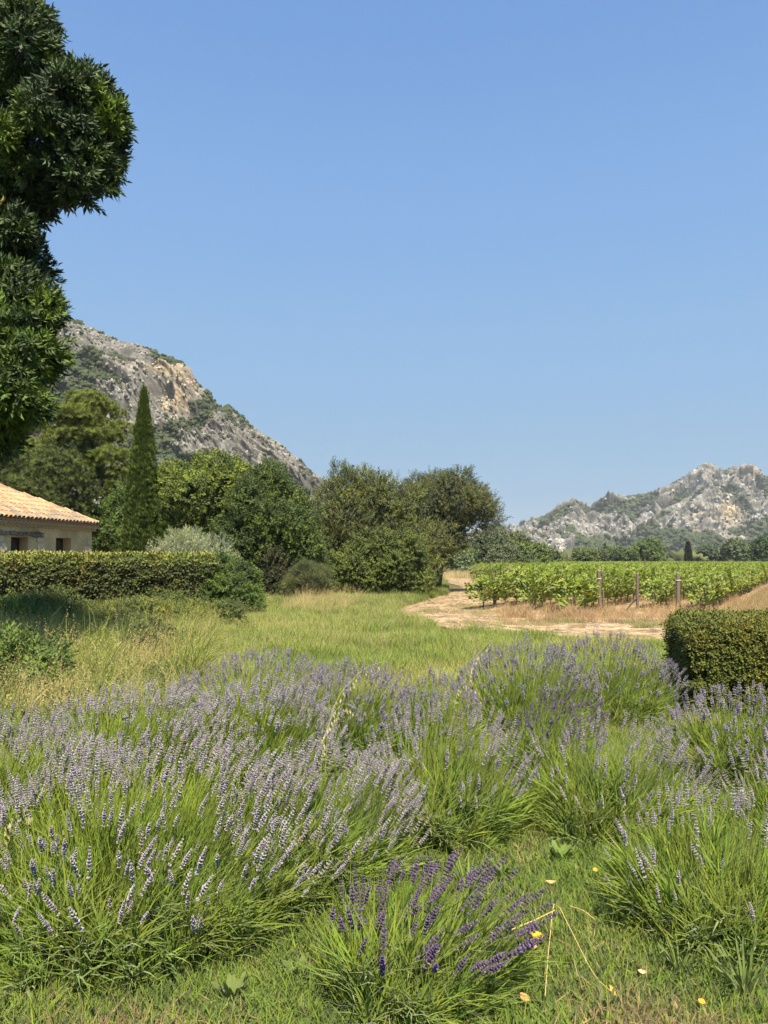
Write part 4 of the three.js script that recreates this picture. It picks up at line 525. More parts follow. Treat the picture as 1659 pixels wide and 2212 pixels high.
function lavender(label, x, d, R, Hh, n, kind, o = {}) {
  const t = thing('lavender_bush', label, 'lavender', [x, 0, -d]), r = rngOf(900 + Math.round(x * 100) + Math.round(d * 37)), lean = o.lean || [0.12, 0.02], near = d < 5.3, set = (near ? nearSpikes : farSpikes)[kind], spikes = [], pos = [], col = [], sides = 3, seg = near ? 5 : 4;
  const stem = (a, b, c, w, tint) => { // quadratic curve a-b-c as a thin three-sided stalk
    const base = pos.length / 3; let ring = [];
    for (let i = 0; i <= seg; i++) { const q = i / seg, p = V(0, 0, 0).addScaledVector(a, (1 - q) ** 2).addScaledVector(b, 2 * q * (1 - q)).addScaledVector(c, q * q), ww = w * (1 - 0.4 * q); const now = []; for (let k = 0; k < sides; k++) { const an = k * 2.094; now.push(V(p.x + Math.cos(an) * ww, p.y, p.z + Math.sin(an) * ww)); }
      if (i) for (let k = 0; k < sides; k++) { const k2 = (k + 1) % sides; for (const v of [ring[k], ring[k2], now[k], ring[k2], now[k2], now[k]]) { pos.push(v.x, v.y, v.z); col.push(...tint); } } ring = now; }
  };
  for (let i = 0; i < n * 2.2 + 420; i++) {
    const flower = i < n, a = r() * 6.283, u = flower ? Math.pow(r(), o.edge ?? 0.42) : Math.sqrt(r()), rho = R * u * (0.9 + 0.2 * r()), b0 = R * 0.68 * u * (0.7 + 0.5 * r()), a0 = a + (r() - 0.5) * 0.9;
    const h = Hh * Math.sqrt(Math.max(0.1, 1 - (o.dome ?? 0.84) * u * u)) * (flower ? 0.86 + 0.2 * r() : 0.45 + 0.42 * r()), sprd = flower ? 1 : 0.85;
    const A = V(Math.cos(a0) * b0, 0, Math.sin(a0) * b0), C = V(Math.cos(a) * rho * sprd + lean[0] * h * (0.6 + 0.8 * r()), h, Math.sin(a) * rho * sprd + lean[1] * h * (0.6 + 0.8 * r())), B = V(lerp(A.x, C.x, 0.36), h * 0.62, lerp(A.z, C.z, 0.36));
    const v = 0.75 + 0.5 * r(), yl = 0.9 + 0.35 * r(); stem(A, B, C, near ? 0.0016 + (flower ? 0 : 0.0009) : 0.0024, [v * yl, v, v]);
    if (flower) { const dir = C.clone().sub(B).normalize().add(V((r() - 0.5) * 0.25, (o.rise ?? 0.25) + (o.rise === undefined ? 0.6 * u * u : 0), (r() - 0.5) * 0.25)).normalize(); spikes.push([C, dir, 0.8 + 0.5 * r(), Math.floor(r() * set.length), r()]); }
  }
  mesh('stems', geo(pos, null, col), stemMat, t, 'stuff');
  const lf = [[], []], lc = [[], []]; for (let i = 0; i < n * 1.2 + 220; i++) { const a = r() * 6.283, u = Math.sqrt(r()), rho = R * u * 0.82, y = Hh * 0.5 * r() * (1 - 0.5 * u), v = 0.7 + 0.6 * r(), yl = 0.85 + 0.4 * r(), k = i % 2; lf[k].push(M4(V(Math.cos(a) * rho + lean[0] * y, y + 0.02, Math.sin(a) * rho + lean[1] * y), aim(V(Math.cos(a) * u * 0.9 + lean[0] + (r() - 0.5) * 0.6, 1, Math.sin(a) * u * 0.9 + lean[1] + (r() - 0.5) * 0.6).normalize(), r() * 6), 0.8 + 0.8 * r())); lc[k].push(rgb(0.17 * v * yl, 0.255 * v, 0.02 * v)); }
  lf.forEach((l, k) => copies('leaves', lavLeaf[k], blade, l, t, lc[k]));
  // the spikes that show largest are parts, the rest one part
  const eye = V(-x, EYE, d); spikes.sort((p, q) => p[0].distanceTo(eye) - q[0].distanceTo(eye));
  const most = o.parts ?? (near ? 260 : 110), more = set.map(() => []);
  spikes.forEach(([p, dir, s, k, sp], i) => { const m = M4(p.clone().addScaledVector(dir, -0.01), aim(dir, sp * 6.28), V(s * (near ? 1 : 1.15), s, s * (near ? 1 : 1.15))); if (i < most) { const f = mesh('flower_spike', set[k], flowerMat, t); m.decompose(f.position, f.quaternion, f.scale); } else more[k].push(m); });
  more.forEach((l, k) => l.length && copies('flower_spikes', set[k], flowerMat, l, t));
  return t;
}
const pxd = (p, d) => p / FPX * d;
lavender('big pale lavender bush spreading across the lower left, its flowers leaning right', -1.15, 3.64, 0.9, 0.69, 680, 'pale', { lean: [0.16, -0.05], parts: 300 });
lavender('pale lavender bush cut by the left edge, in front of the dry grass', -2.15, 4.15, 0.8, 0.72, 560, 'pale', { lean: [0.08, -0.03], parts: 280 });
lavender('pale lavender bush leaning right over the dark gap at the lower middle', -0.42, 3.95, 0.52, 0.62, 380, 'pale', { lean: [0.32, -0.05], parts: 260 });
lavender('dense pale lavender bush behind the big left one, beside the rough bank', -1.75, 5.3, 0.8, 0.7, 470, 'pale', { lean: [0.14, 0], parts: 160 });
lavender('pale lavender bush in the middle of the left row, dark green below', -0.98, 5.6, 0.62, 0.72, 460, 'pale', { lean: [0.2, 0], parts: 140 });
lavender('rearmost lavender bush of the left row, against the mown meadow', -1.15, 7.0, 0.85, 0.74, 520, 'grey', { lean: [0.1, 0] });
lavender('greyish lavender bush at the right end of the rear left group', -0.32, 6.4, 0.62, 0.72, 420, 'grey', { lean: [0.14, 0.02] });
lavender('upright green lavender bush in the centre with scattered spikes', 0.32, 4.65, 0.52, 0.72, 240, 'pale', { lean: [0.12, 0], parts: 240 });
lavender('thin lavender bush with dusky flowers behind the centre bush', 0.34, 6.3, 0.42, 0.68, 130, 'grey', { lean: [0.1, 0] });
lavender('low deep purple lavender bush at the bottom middle fanning out to the right', 0.08, 2.98, 0.38, 0.37, 105, 'deep', { lean: [0.55, -0.2], dome: 0.6, rise: 0.05, parts: 105 });
lavender('tall lavender bush at the back, left of the two in front of the track', 1.28, 7.3, 0.68, 0.82, 440, 'grey', { lean: [0.08, 0] });
lavender('small dark purple lavender bush between the back right bushes', 1.2, 5.9, 0.36, 0.56, 130, 'deep', { lean: [0.3, 0], rise: 0.1 });
lavender('green lavender bush right of centre with loose leaning spikes', 1.32, 4.75, 0.56, 0.6, 200, 'pale', { lean: [0.22, 0], parts: 240 });
lavender('broad lavender bush at the back beside the clipped box hedge', 2.2, 7.9, 0.78, 0.8, 420, 'grey', { lean: [0.06, 0] });
lavender('grassy lavender bush at the lower right with few pale spikes', 1.45, 3.5, 0.5, 0.54, 125, 'pale', { lean: [0.1, -0.05], parts: 150 });
lavender('lavender bush with tall grey spikes in front of the box hedge', 2.6, 5.7, 0.6, 0.64, 330, 'grey', { lean: [0.05, 0] });
lavender('lavender bush at the right edge with a dry brown hollow beside it', 2.25, 4.2, 0.5, 0.6, 210, 'pale', { lean: [0.18, 0], parts: 200 });

// ---------------------------------------------------------------- grasses
function grassTuft(seed, n, h, w, spread, bend) {
  const r = rngOf(seed), pos = [];
  for (let i = 0; i < n; i++) {
    const a = r() * 6.283, l = h * (0.5 + 0.6 * r()), ww = w * (0.6 + 0.7 * r()), b = bend * (0.3 + r()), x0 = (r() - 0.5) * spread, z0 = (r() - 0.5) * spread, m = M4(V(x0, 0, z0), eul(0, a, 0), 1), p = [[-ww / 2, 0, 0], [ww / 2, 0, 0], [-ww * 0.42, l * 0.5, b * l * 0.2], [ww * 0.42, l * 0.5, b * l * 0.2], [-ww * 0.25, l * 0.8, b * l * 0.55], [ww * 0.25, l * 0.8, b * l * 0.55], [0, l * 0.96, b * l]];
    for (const k of [0, 1, 3, 0, 3, 2, 2, 3, 5, 2, 5, 4, 4, 5, 6]) pushLeaf(pos, [p[k]], m);
  }
  return geo(pos);
}
function seedHead(seed, n, h, head) { // stalks with loose feathery heads
  const r = rngOf(seed), pos = [];
  for (let i = 0; i < n; i++) {
    const a = r() * 6.283, l = h * (0.7 + 0.4 * r()), lean = 0.12 + 0.35 * r(), m = M4(V((r() - 0.5) * 0.12, 0, (r() - 0.5) * 0.12), eul(0, a, 0), 1), w = 0.0032, top = [0, l, lean * l], mid = [0, l * 0.55, lean * l * 0.25];
    for (const q of [[[-w, 0, 0], [w, 0, 0], mid], [[-w, l * 0.5, lean * l * 0.2], [w, l * 0.5, lean * l * 0.2], top], [[0, 0, -w], [0, 0, w], mid], [[0, l * 0.5, lean * l * 0.2 - w], [0, l * 0.5, lean * l * 0.2 + w], top]]) pushLeaf(pos, q, m);
    for (let k = 0; k < 9; k++) { const t = k / 9, c = V(0, l * (1 - head * t), lean * l * (1 - head * t * 0.9)), q = eul(r() * 6, 0.5 + r(), r() * 2); pushLeaf(pos, leafGeo(0.032, 0.009, 0.3, 0.1), M4(c, q, 0.8 + 0.6 * r()).premultiply(m)); }
  }
  return geo(pos);
}
const GR = { lawn: [grassTuft(951, 14, 0.075, 0.005, 0.09, 0.7), grassTuft(952, 14, 0.095, 0.0055, 0.1, 0.9)], weeds: [sprig(953, 8, 0.02, 0.07, 0.02, 1.2, 0.15, 0.8), sprig(954, 7, 0.05, 0.06, 0.016, 1.0, 0.15)], meadow: [grassTuft(955, 16, 0.24, 0.008, 0.2, 0.8), grassTuft(956, 16, 0.3, 0.008, 0.22, 0.6)], tall: [grassTuft(957, 20, 0.7, 0.009, 0.3, 0.75), grassTuft(958, 18, 0.85, 0.008, 0.3, 0.9)], heads: [seedHead(959, 7, 0.75, 0.3), seedHead(960, 7, 0.95, 0.28)], straw: [grassTuft(961, 16, 0.26, 0.007, 0.28, 0.9), grassTuft(962, 14, 0.36, 0.007, 0.3, 0.7)] };
function inPoly(x, z, P) { let c = false; for (let i = 0, j = P.length - 1; i < P.length; j = i++) if ((P[i][1] > z) !== (P[j][1] > z) && x < (P[j][0] - P[i][0]) * (z - P[i][1]) / (P[j][1] - P[i][1]) + P[i][0]) c = !c; return c; }
const softPoly = trackPts;
function scatter(name, label, category, n, region, geos, m, tint, o = {}) {
  const r = rngOf(o.seed || 1), lists = geos.map(() => []), cols = geos.map(() => []); let got = 0;
  for (let i = 0; got < n && i < n * 25; i++) { const q = region(r); if (!q) continue; const [x, z, s = 1] = q, k = Math.floor(r() * geos.length), v = 0.72 + 0.56 * r(), c = tint(x, z, r), tl = o.tilt ?? 0.25; lists[k].push(M4(V(x, (o.y || 0) - 0.015, z), aim(V((r() - 0.5) * tl + (o.wind || 0), 1, (r() - 0.5) * tl).normalize(), r() * 6.283), V(s * (0.75 + 0.5 * r()), s * (0.7 + 0.6 * r()), s * (0.75 + 0.5 * r())))); cols[k].push(rgb(c[0] * v, c[1] * v, c[2] * v)); got++; }
  const t = thing(name, label, category); t.userData.kind = 'stuff';
  lists.forEach((l, k) => l.length && copies('blades', geos[k], m, l, t, cols[k])); return t;
}
const wedge = (r, d0, d1, k = 0.56, pow = 0.5) => { const d = Math.sqrt(lerp(d0 * d0, d1 * d1, r())), x = (r() * 2 - 1) * k * d; return [x, -d]; };
const inTrack = (x, z) => inPoly(x, z, softPoly);
const ENDS = (x, z) => z < -25 && x > 0.142 * -z + 0.4; // inside the vineyard
const bank = (x, z) => { const p = project(V(x, 0, z)); return p[0] < 455 - (p[1] - 1400) * 0.42 && p[1] < 1720 && x < -0.5; };
const grassMat = blade;
const mix = (a, b, t) => a.map((v, i) => lerp(v, b[i], t));
const dryAt = (x, z, f = 0.5) => smooth(fbm3(x * f, 3, z * f, 3), -0.1, 0.45);
const barePatch = (x, z) => Math.exp(-(((x - 0.95) / 0.22) ** 2) - ((z + 2.62) / 0.2) ** 2) + 0.8 * Math.exp(-(((x + 0.85) / 0.25) ** 2) - ((z + 2.6) / 0.14) ** 2) + 0.6 * Math.exp(-(((x - 1.6) / 0.2) ** 2) - ((z + 2.5) / 0.2) ** 2);
scatter('lawn_grass', 'short green grass between the lavender bushes in the foreground', 'grass', 60000, (r) => { const q = wedge(r, 2.1, 8, r() < 0.75 ? 0.62 : 1.15); if (r() < barePatch(q[0], q[1]) * 0.8) return null; return q; }, GR.lawn, grassMat, (x, z, r) => { const dry = dryAt(x, z, 1.4) * 0.5 + barePatch(x, z); return r() < dry * 0.32 ? [0.34, 0.29, 0.11] : mix([0.1, 0.18, 0.015], [0.22, 0.3, 0.026], r() * 0.8 + 0.3 * dry); }, { seed: 11, tilt: 0.9 });
scatter('lawn_weeds', 'small broad-leaved weeds and clover in the foreground grass', 'weeds', 8500, (r) => wedge(r, 2.2, 6.5, 0.6), GR.weeds, grassMat, (x, z, r) => mix([0.075, 0.125, 0.025], [0.15, 0.19, 0.035], r()), { seed: 12, tilt: 0.8 });
scatter('dry_thatch', 'dry straw thatch showing in thin patches of the lawn', 'thatch', 2600, (r) => { const q = wedge(r, 2.1, 5, 0.6); return r() < barePatch(q[0], q[1]) + 0.03 ? [...q, 0.9] : null; }, GR.lawn, grassMat, (x, z, r) => mix([0.4, 0.31, 0.15], [0.25, 0.19, 0.09], r()), { seed: 13, tilt: 2.4 });
scatter('meadow_grass', 'knee-high yellow-green meadow grass in the middle distance', 'grass', 46000, (r) => { const d = Math.sqrt(lerp(36, 34 * 34, Math.pow(r(), 1.25))), x = lerp(-0.62, 0.56, r()) * d, z = -d; if (inTrack(x, z) || bank(x, z) || (d > 21 && x > 1.2 + (d - 21) * 0.02 && d > 20) || ENDS(x, z) || (x > 2.9 && d > 7.6 && d < 10.6) || (x > 1.2 && d > 16.5)) return null; if (x < -4.4 && d > 19.5) return null; return [x, z, lerp(0.62, 1.05, smooth(d, 6, 12)) * (0.8 + 0.3 * n2(x * 0.5, z * 0.5))]; }, GR.meadow, grassMat, (x, z, r) => { const k = dryAt(x, z, 0.35), dry = smooth(-z, 14, 26) * 0.3; return r() < 0.06 + 0.22 * k + dry * 0.5 ? [0.4, 0.35, 0.13] : mix([0.16, 0.25, 0.028], [0.31, 0.345, 0.058], clamp(r() * 0.6 + k * 0.5, 0, 1)); }, { seed: 14, tilt: 0.6 });
scatter('meadow_seed_heads', 'thin pale flowering grass heads standing over the mown meadow', 'grass', 900, (r) => { const d = Math.sqrt(lerp(49, 900, r())), x = lerp(-0.45, 0.3, r()) * d, z = -d; return inTrack(x, z) || bank(x, z) || x > 1.2 + (d < 16 ? 1.2 : 0) || fbm3(x * 0.35, 8, z * 0.35, 2) < 0.0 ? null : [x, z, 0.42 + 0.15 * r()]; }, GR.heads, grassMat, (x, z, r) => mix([0.5, 0.46, 0.2], [0.36, 0.36, 0.12], r()), { seed: 25, tilt: 0.5, wind: 0.1 });
scatter('verge_grass', 'long dark green grass on the verge under the grove', 'grass', 9000, (r) => { const d = lerp(25, 64, Math.pow(r(), 1.4)), dx = lerp(560, 965, r()), x = px(dx, d), z = -d; if (inTrack(x, z)) return null; if (d > 30 + (dx - 560) * 0.02 && dx < 880 && r() < 0.7) return null; return [x, z, 1.15]; }, GR.meadow, grassMat, (x, z, r) => r() < 0.22 ? [0.34, 0.3, 0.12] : mix([0.12, 0.19, 0.022], [0.22, 0.27, 0.035], r()), { seed: 15 });
scatter('golden_oat_grass', 'patch of tall golden dry oat grass at the foot of the grove', 'grass', 220, (r) => { const d = lerp(21, 29, r()), dx = lerp(625, 765, r()) + (d - 25) * 4; return fbm3(dx * 0.02, 4, d * 0.5, 2) > -0.12 ? [px(dx, d), -d, 0.42 + 0.35 * r()] : null; }, GR.heads, grassMat, (x, z, r) => mix([0.62, 0.5, 0.24], [0.5, 0.42, 0.18], r()), { seed: 16, tilt: 0.4, wind: 0.1 });
scatter('bank_grass', 'tall tangled half-dry grass on the rough bank at the left', 'grass', 8200, (r) => { const d = lerp(5.6, 19, Math.pow(r(), 0.8)), x = -0.5 - r() * 0.62 * d, z = -d; return bank(x, z) && !(d < 6.6 && x > -2.3) && fbm3(x * 0.7, 9, z * 0.7, 2) > -0.22 + 0.3 * (r() - 0.5) ? [x, z, (0.68 + 0.4 * n2(x * 0.9, z * 0.9)) * lerp(lerp(0.75, 1.0, smooth(d, 6, 10)), 0.6, smooth(d, 12, 17))] : null; }, GR.tall, grassMat, (x, z, r) => { const k = dryAt(x, z, 0.6); return r() < 0.05 + 0.45 * k * k ? mix([0.56, 0.44, 0.18], [0.4, 0.32, 0.12], r()) : mix([0.13, 0.2, 0.02], [0.3, 0.345, 0.045], r()); }, { seed: 17, tilt: 0.8, wind: 0.12 });
scatter('bank_seed_heads', 'pale feathery seed heads of wild grass over the left bank', 'grass', 650, (r) => { const d = lerp(6.5, 19, r()), x = -1 - r() * 0.56 * d, z = -d; return bank(x, z) && fbm3(x * 0.4, 1, z * 0.4, 2) > -0.15 ? [x, z, lerp(0.65, 0.8, smooth(d, 6, 10)) * lerp(1, 0.75, smooth(d, 12, 17))] : null; }, GR.heads, grassMat, (x, z, r) => mix([0.56, 0.46, 0.2], [0.4, 0.37, 0.13], r()), { seed: 18, tilt: 0.6, wind: 0.2 });
scatter('bank_weeds', 'leafy green weeds and brambles under the tall grass of the left bank', 'weeds', 7500, (r) => { const d = lerp(6, 20, r()), x = -0.5 - r() * 0.6 * d, z = -d; return bank(x, z) ? [x, z, 1.2 + 1.3 * r()] : null; }, GR.weeds, grassMat, (x, z, r) => mix([0.06, 0.1, 0.016], [0.15, 0.2, 0.03], r()), { seed: 19, tilt: 1, y: 0.2 });
scatter('dry_vineyard_grass', 'dry straw-coloured grass along the heads of the vine rows', 'grass', 3300, (r) => { const d = lerp(19.8, 60, Math.pow(r(), 2.2)), dx = lerp(1075, 1900, r()), x = px(dx, d), z = -d, p = 0.873 * x + 0.487 * z; if (d < 25 ? (inTrack(x, z) && d < 21.3 && r() < 0.86) : (Math.abs(((p + 3.1) / 1.65) % 1) > 0.25 && Math.abs(((p + 3.1) / 1.65) % 1) < 0.75 && r() < 0.85)) return null; if (p > -2.2) return null; if (fbm3(x * 0.6, 5, z * 0.6, 2) < -0.05 + 0.3 * (r() - 0.5)) return null; return [x, z, 0.4 + 0.65 * Math.max(0, 0.5 + n2(x * 0.8, z * 0.8))]; }, GR.straw, grassMat, (x, z, r) => mix([0.5, 0.36, 0.18], [0.36, 0.24, 0.13], r()), { seed: 20, tilt: 0.9 });
scatter('lane_verge_grass', 'brownish dry grass along the edge of the vineyard lane', 'grass', 2600, (r) => { const d = lerp(22, 75, Math.pow(r(), 1.5)), p = r() < 0.72 ? lerp(-2.5, -1.4, r()) : lerp(0.5, 1.2, r()), x = (p + 0.487 * d) / 0.873; return [x, -d, 0.8]; }, GR.straw, grassMat, (x, z, r) => mix([0.42, 0.29, 0.15], [0.3, 0.25, 0.1], r()), { seed: 21, tilt: 0.9 });
scatter('track_grass', 'thin dry and green grass growing on the crown of the track', 'grass', 3400, (r) => { const d = lerp(18.2, 62, Math.pow(r(), 1.6)), dx = lerp(850, 1440, r()), x = px(dx, d), z = -d; return inTrack(x, z) && fbm3(x * 0.45, 2, z * 0.45, 2) > 0.02 ? [x, z, 0.42] : null; }, GR.straw, grassMat, (x, z, r) => fbm3(x * 0.3, 7, z * 0.3, 2) > 0.1 ? mix([0.15, 0.18, 0.04], [0.3, 0.28, 0.1], r()) : mix([0.45, 0.36, 0.18], [0.3, 0.26, 0.11], r()), { seed: 22, tilt: 1.4 });
scatter('far_dry_grass', 'strip of pale dry grass beyond the far end of the vineyard and track', 'grass', 2600, (r) => { const d = lerp(66, 205, r()), dx = d < 95 ? lerp(900, 1075, r()) : lerp(1180, 1370, r()); return d > 95 && d < 150 ? null : [px(dx, d), -d, d > 100 ? 3.4 : 2.2]; }, GR.straw, grassMat, (x, z, r) => mix([0.55, 0.44, 0.24], [0.4, 0.36, 0.16], r()), { seed: 23 });
{ // clods and small stones on the track
  const r = rngOf(31), l = [], c = []; for (let i = 0; i < 3200; i++) { const d = lerp(18.2, 60, Math.pow(r(), 1.7)), x = px(lerp(850, 1440, r()), d), z = -d; if (!inTrack(x, z)) continue; const s = 0.01 + 0.028 * r() ** 4, v = 0.7 + 0.5 * r(); l.push(M4(V(x, 0.012, z), eul(r() * 6, r() * 6, r() * 6), V(s, s * 0.7, s))); c.push(rgb(0.42 * v, 0.33 * v, 0.24 * v)); }
  tag(copies('track_stones', new THREE.DodecahedronGeometry(1, 0), mat([1, 1, 1]), l, null, c), 'small stones and clods strewn over the dirt track', 'stones');
}

// ---------------------------------------------------------------- small single things
const single = (name, label, cat, dx, dy, turn = 0) => { const p = ground(dx, dy); return thing(name, label, cat, [p.x, 0, p.z], turn); };
function rosettePlant(name, label, cat, dx, dy, n, L, W, c, tilt, seed) {
  const t = single(name, label, cat, dx, dy), r = rngOf(seed), m = leafy(c, 0.4, { roughness: 0.8 });
  for (let i = 0; i < n; i++) { const l = L * (0.7 + 0.4 * r()), w = W * (0.8 + 0.3 * r()), pos = [], idx = [], N = 7, tl = tilt * (0.6 + 0.6 * r()); for (let k = 0; k <= N; k++) { const q = k / N, hw = w * Math.pow(Math.sin(Math.PI * Math.min(1, 0.06 + q * 0.97)), 0.6) * (q < 0.25 ? 0.35 + q * 2.6 : 1) * 0.5, ang = tl + q * 0.7, y = l * (Math.sin(Math.PI / 2 - tl) * q - 0.28 * q * q * tl), z = l * (Math.sin(tl) * q + 0.1 * q * q), wv = 0.006 * Math.sin(k * 2.2 + seed); pos.push(-hw, y + hw * 0.35 + wv, z, 0, y, z, hw, y + hw * 0.35 - wv, z); if (k) { const b = (k - 1) * 3; idx.push(b, b + 3, b + 1, b + 1, b + 3, b + 4, b + 1, b + 4, b + 2, b + 2, b + 4, b + 5); } } const f = mesh('leaf', geo(pos, idx), m, t); f.rotation.y = i / n * 6.283 + r() * 0.6; f.position.y = 0.005; }
  return t;
}
rosettePlant('dock_plant', 'bright green dock with broad upright leaves on the grass path', 'weed plant', 1212, 1868, 8, 0.15, 0.045, [0.17, 0.26, 0.05], 0.55, 1);
rosettePlant('dock_plant', 'broad leafy weed in the grass at the left of the lower right lavender gap', 'weed plant', 1085, 1905, 8, 0.14, 0.03, [0.13, 0.2, 0.035], 0.7, 2);
rosettePlant('plantain_plant', 'plantain with long ribbed leaves at the bottom beside the big left lavender', 'weed plant', 500, 2178, 9, 0.13, 0.03, [0.15, 0.2, 0.045], 0.5, 3);
rosettePlant('plantain_plant', 'second tuft of ribbed leaves at the bottom left of the purple lavender', 'weed plant', 640, 2120, 8, 0.1, 0.03, [0.13, 0.19, 0.04], 0.75, 4);
rosettePlant('plantain_plant', 'narrow-leaved tuft at the bottom right of the grass path', 'weed plant', 1310, 2200, 9, 0.12, 0.016, [0.11, 0.17, 0.035], 0.5, 5);
rosettePlant('dandelion_plant', 'flat dandelion rosette in the short grass at the lower right', 'weed plant', 1270, 2120, 8, 0.09, 0.02, [0.09, 0.14, 0.03], 1.1, 6);
rosettePlant('broad_grass_clump', 'clump of broad bright grass blades between the left and centre lavender', 'grass clump', 792, 1745, 22, 0.4, 0.011, [0.2, 0.3, 0.04], 0.35, 7);
rosettePlant('broad_grass_clump', 'clump of broad green blades right of the purple lavender flowers', 'grass clump', 1012, 1960, 20, 0.26, 0.011, [0.18, 0.27, 0.045], 0.4, 8);
rosettePlant('broad_grass_clump', 'clump of arching green blades at the bottom right corner', 'grass clump', 1610, 2165, 22, 0.26, 0.0085, [0.13, 0.18, 0.035], 0.5, 9);
rosettePlant('broad_grass_clump', 'clump of long blades before the grassy lower right lavender', 'grass clump', 1470, 2120, 22, 0.2, 0.007, [0.14, 0.19, 0.035], 0.5, 10);
function fallenLeaf(label, dx, dy, L, W, c, turn, curl) { const t = new THREE.Shape(), g = (() => { const pos = [], idx = [], N = 6; for (let k = 0; k <= N; k++) { const q = k / N, hw = W / 2 * Math.sin(Math.PI * (0.04 + 0.93 * q)), y = curl * L * (q - 0.5) ** 2 * 2; pos.push(-hw, y + hw * 0.5, (q - 0.5) * L, 0, y, (q - 0.5) * L, hw, y + hw * 0.35, (q - 0.5) * L); if (k) { const b = (k - 1) * 3; idx.push(b, b + 3, b + 1, b + 1, b + 3, b + 4, b + 1, b + 4, b + 2, b + 2, b + 4, b + 5); } } return geo(pos, idx); })(); const p = ground(dx, dy), o = tag(mesh('fallen_leaf', g, leafy(c, 0.3)), label, 'fallen leaf'); o.position.set(p.x, 0.06, p.z); o.rotation.set(0.35, turn, 0.15); }
fallenLeaf('bright yellow fallen leaf on the path right of the purple lavender', 1160, 2056, 0.055, 0.04, [0.75, 0.5, 0.05], 1.2, 0.5);
fallenLeaf('small orange fallen leaf in the green grass of the path', 1287, 1907, 0.028, 0.024, [0.72, 0.42, 0.07], 0.4, 0.4);
fallenLeaf('pale tan fallen leaf lying on the upper part of the path', 1190, 1934, 0.05, 0.02, [0.62, 0.42, 0.2], 1.5, 0.5);
fallenLeaf('upright orange leaf beside the dry straw patch at the bottom', 1325, 2180, 0.045, 0.016, [0.7, 0.38, 0.06], 0.2, 0.3);
fallenLeaf('orange fallen leaf in the grass at the bottom right', 1517, 2203, 0.026, 0.022, [0.75, 0.4, 0.06], 0.9, 0.3);
fallenLeaf('brown and yellow leaf at the bottom left of the path', 1135, 2196, 0.045, 0.03, [0.6, 0.36, 0.14], 0.7, 0.5);
fallenLeaf('pinkish dry leaf just below the bright yellow one', 1158, 2082, 0.028, 0.016, [0.6, 0.32, 0.2], 0.1, 0.4);
fallenLeaf('pale dry leaf at the upper edge of the straw patch', 1388, 2136, 0.032, 0.02, [0.62, 0.45, 0.28], 1.3, 0.4);
const strawMat = mat([0.5, 0.37, 0.16], { roughness: 0.7 });
function straw(label, pts, r0 = 0.0019) { const P = pts.map(([dx, dy, h]) => { const p = ground(dx, dy); return V(p.x, h + 0.025, p.z); }); tag(mesh('dry_straw', limb(P, r0, r0 * 0.7, 5, 24), strawMat), label, 'straw'); }
straw('long bent golden straw forming an angle over the path at the bottom', [[1178, 2200, 0.05], [1188, 2120, 0.12], [1202, 2075, 0.2], [1230, 2100, 0.15], [1290, 2165, 0.06], [1330, 2190, 0.04]]);
straw('dry stalk lying across the path near the yellow leaf', [[1090, 2055, 0.05], [1150, 2035, 0.06], [1200, 2015, 0.07]], 0.0028);
straw('pale straw lying in the grass in the middle of the path', [[1232, 1995, 0.05], [1262, 2012, 0.06], [1285, 2025, 0.05]], 0.0025);
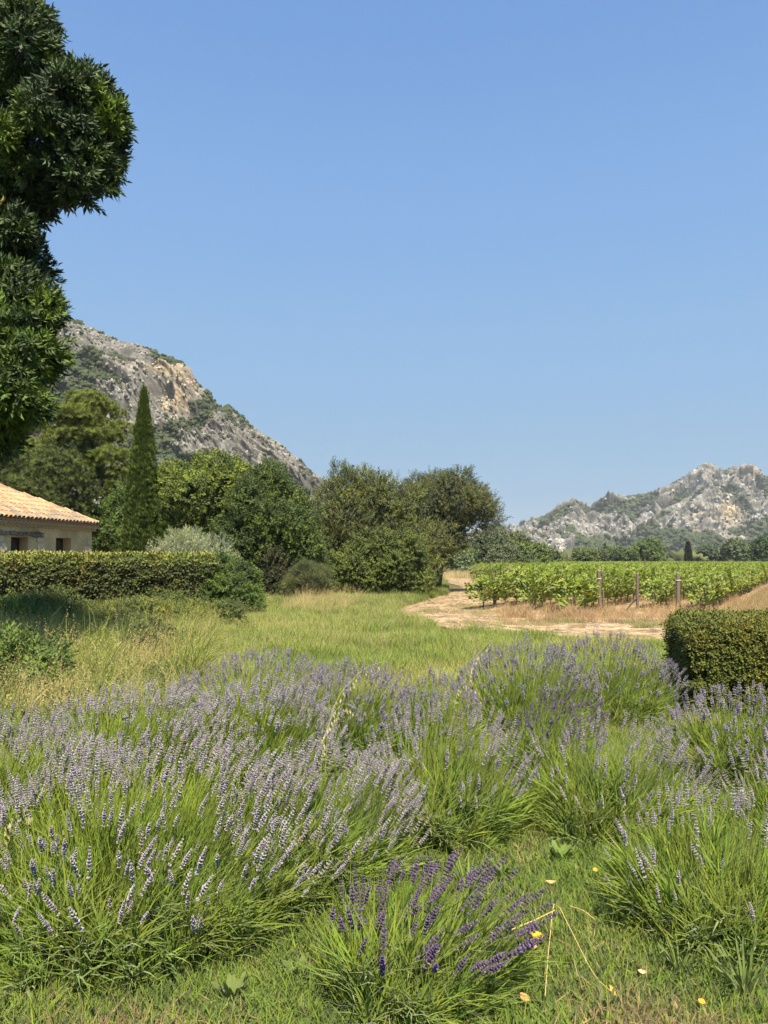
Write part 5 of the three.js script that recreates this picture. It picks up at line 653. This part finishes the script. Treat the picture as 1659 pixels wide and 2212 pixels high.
// wild oats arching above the lavender
function oat(label, pts, seed) {
  const P = pts.map(([dx, dy, d]) => at(dx, dy, d)), base = V(P[0].x, 0, P[0].z), t = thing('wild_oat', label, 'wild oat', base.toArray()), r = rngOf(seed), Q = P.map((p) => p.clone().sub(base)); Q[0].y = 0; const c = new THREE.CatmullRomCurve3(Q);
  mesh('stalk', limb(Q, 0.0018, 0.0009, 5, 30), mat([0.4, 0.38, 0.17]), t); const g = mergeGeometries([geo(leafGeo(0.03, 0.008, 0.5, 0.1).flat()), geo(leafGeo(0.026, 0.008, -0.5, -0.1).flat())]), m = leafy([0.6, 0.56, 0.32], 0.4);
  for (let i = 0; i < 18; i++) { const p = c.getPointAt(0.55 + 0.44 * i / 17), f = mesh('spikelet', g, m, t); f.position.copy(p).add(V((r() - 0.5) * 0.03, -0.012 - 0.02 * r(), (r() - 0.5) * 0.03)); f.quaternion.copy(aim(V((r() - 0.3) * 0.7, -1, (r() - 0.5) * 0.6).normalize(), r() * 6)); f.scale.setScalar(0.8 + 0.5 * r()); }
}
oat('long wild oat stalk arching right over the left lavender row', [[700, 1720, 5.0], [712, 1560, 5.0], [735, 1500, 5.05], [760, 1470, 5.1], [795, 1440, 5.15], [835, 1428, 5.2]], 1);
oat('wild oat drooping above the dark gap behind the left lavender', [[690, 1720, 4.7], [700, 1600, 4.7], [722, 1540, 4.75], [745, 1520, 4.8], [770, 1530, 4.8]], 2);
oat('wild oat with white spikelets at the left edge of the lavender', [[10, 1900, 3.6], [8, 1790, 3.6], [30, 1755, 3.6], [60, 1750, 3.62], [95, 1755, 3.65]], 3);
oat('wild oat arching left of the back right lavender bush', [[1010, 1620, 6.6], [1012, 1500, 6.6], [1020, 1440, 6.6], [1035, 1410, 6.7], [1060, 1385, 6.8]], 4);
oat('pale wild oat cluster in front of the back right lavender bush', [[975, 1600, 6.1], [985, 1510, 6.1], [1000, 1475, 6.1], [1030, 1490, 6.1], [1040, 1510, 6.1]], 5);
{ // stones on the bank
  const spec = [['pale pinkish stone half buried in the bank below the bramble mound', 262, 1388, 0.13], ['small white stone above the pinkish one on the bank', 288, 1368, 0.07]];
  spec.forEach(([label, dx, dy, s], i) => { const g = mergeVertices(new THREE.IcosahedronGeometry(s, 3).deleteAttribute('normal').deleteAttribute('uv')), p = g.attributes.position, q = at(dx, dy, 11.2); for (let k = 0; k < p.count; k++) { const v = V(p.getX(k), p.getY(k), p.getZ(k)), e = 1 + 0.35 * n3(v.x * 9 + i, v.y * 9, v.z * 9); p.setXYZ(k, v.x * e * 1.1, v.y * e, v.z * e); } g.computeVertexNormals(); const o = tag(mesh('bank_stone', g, mat([0.42, 0.35, 0.29])), label, 'stone'); o.position.copy(q).setY(Math.max(0.1, q.y - 0.05)); o.scale.setScalar(0.5); });
}

renderer.render(scene, camera);
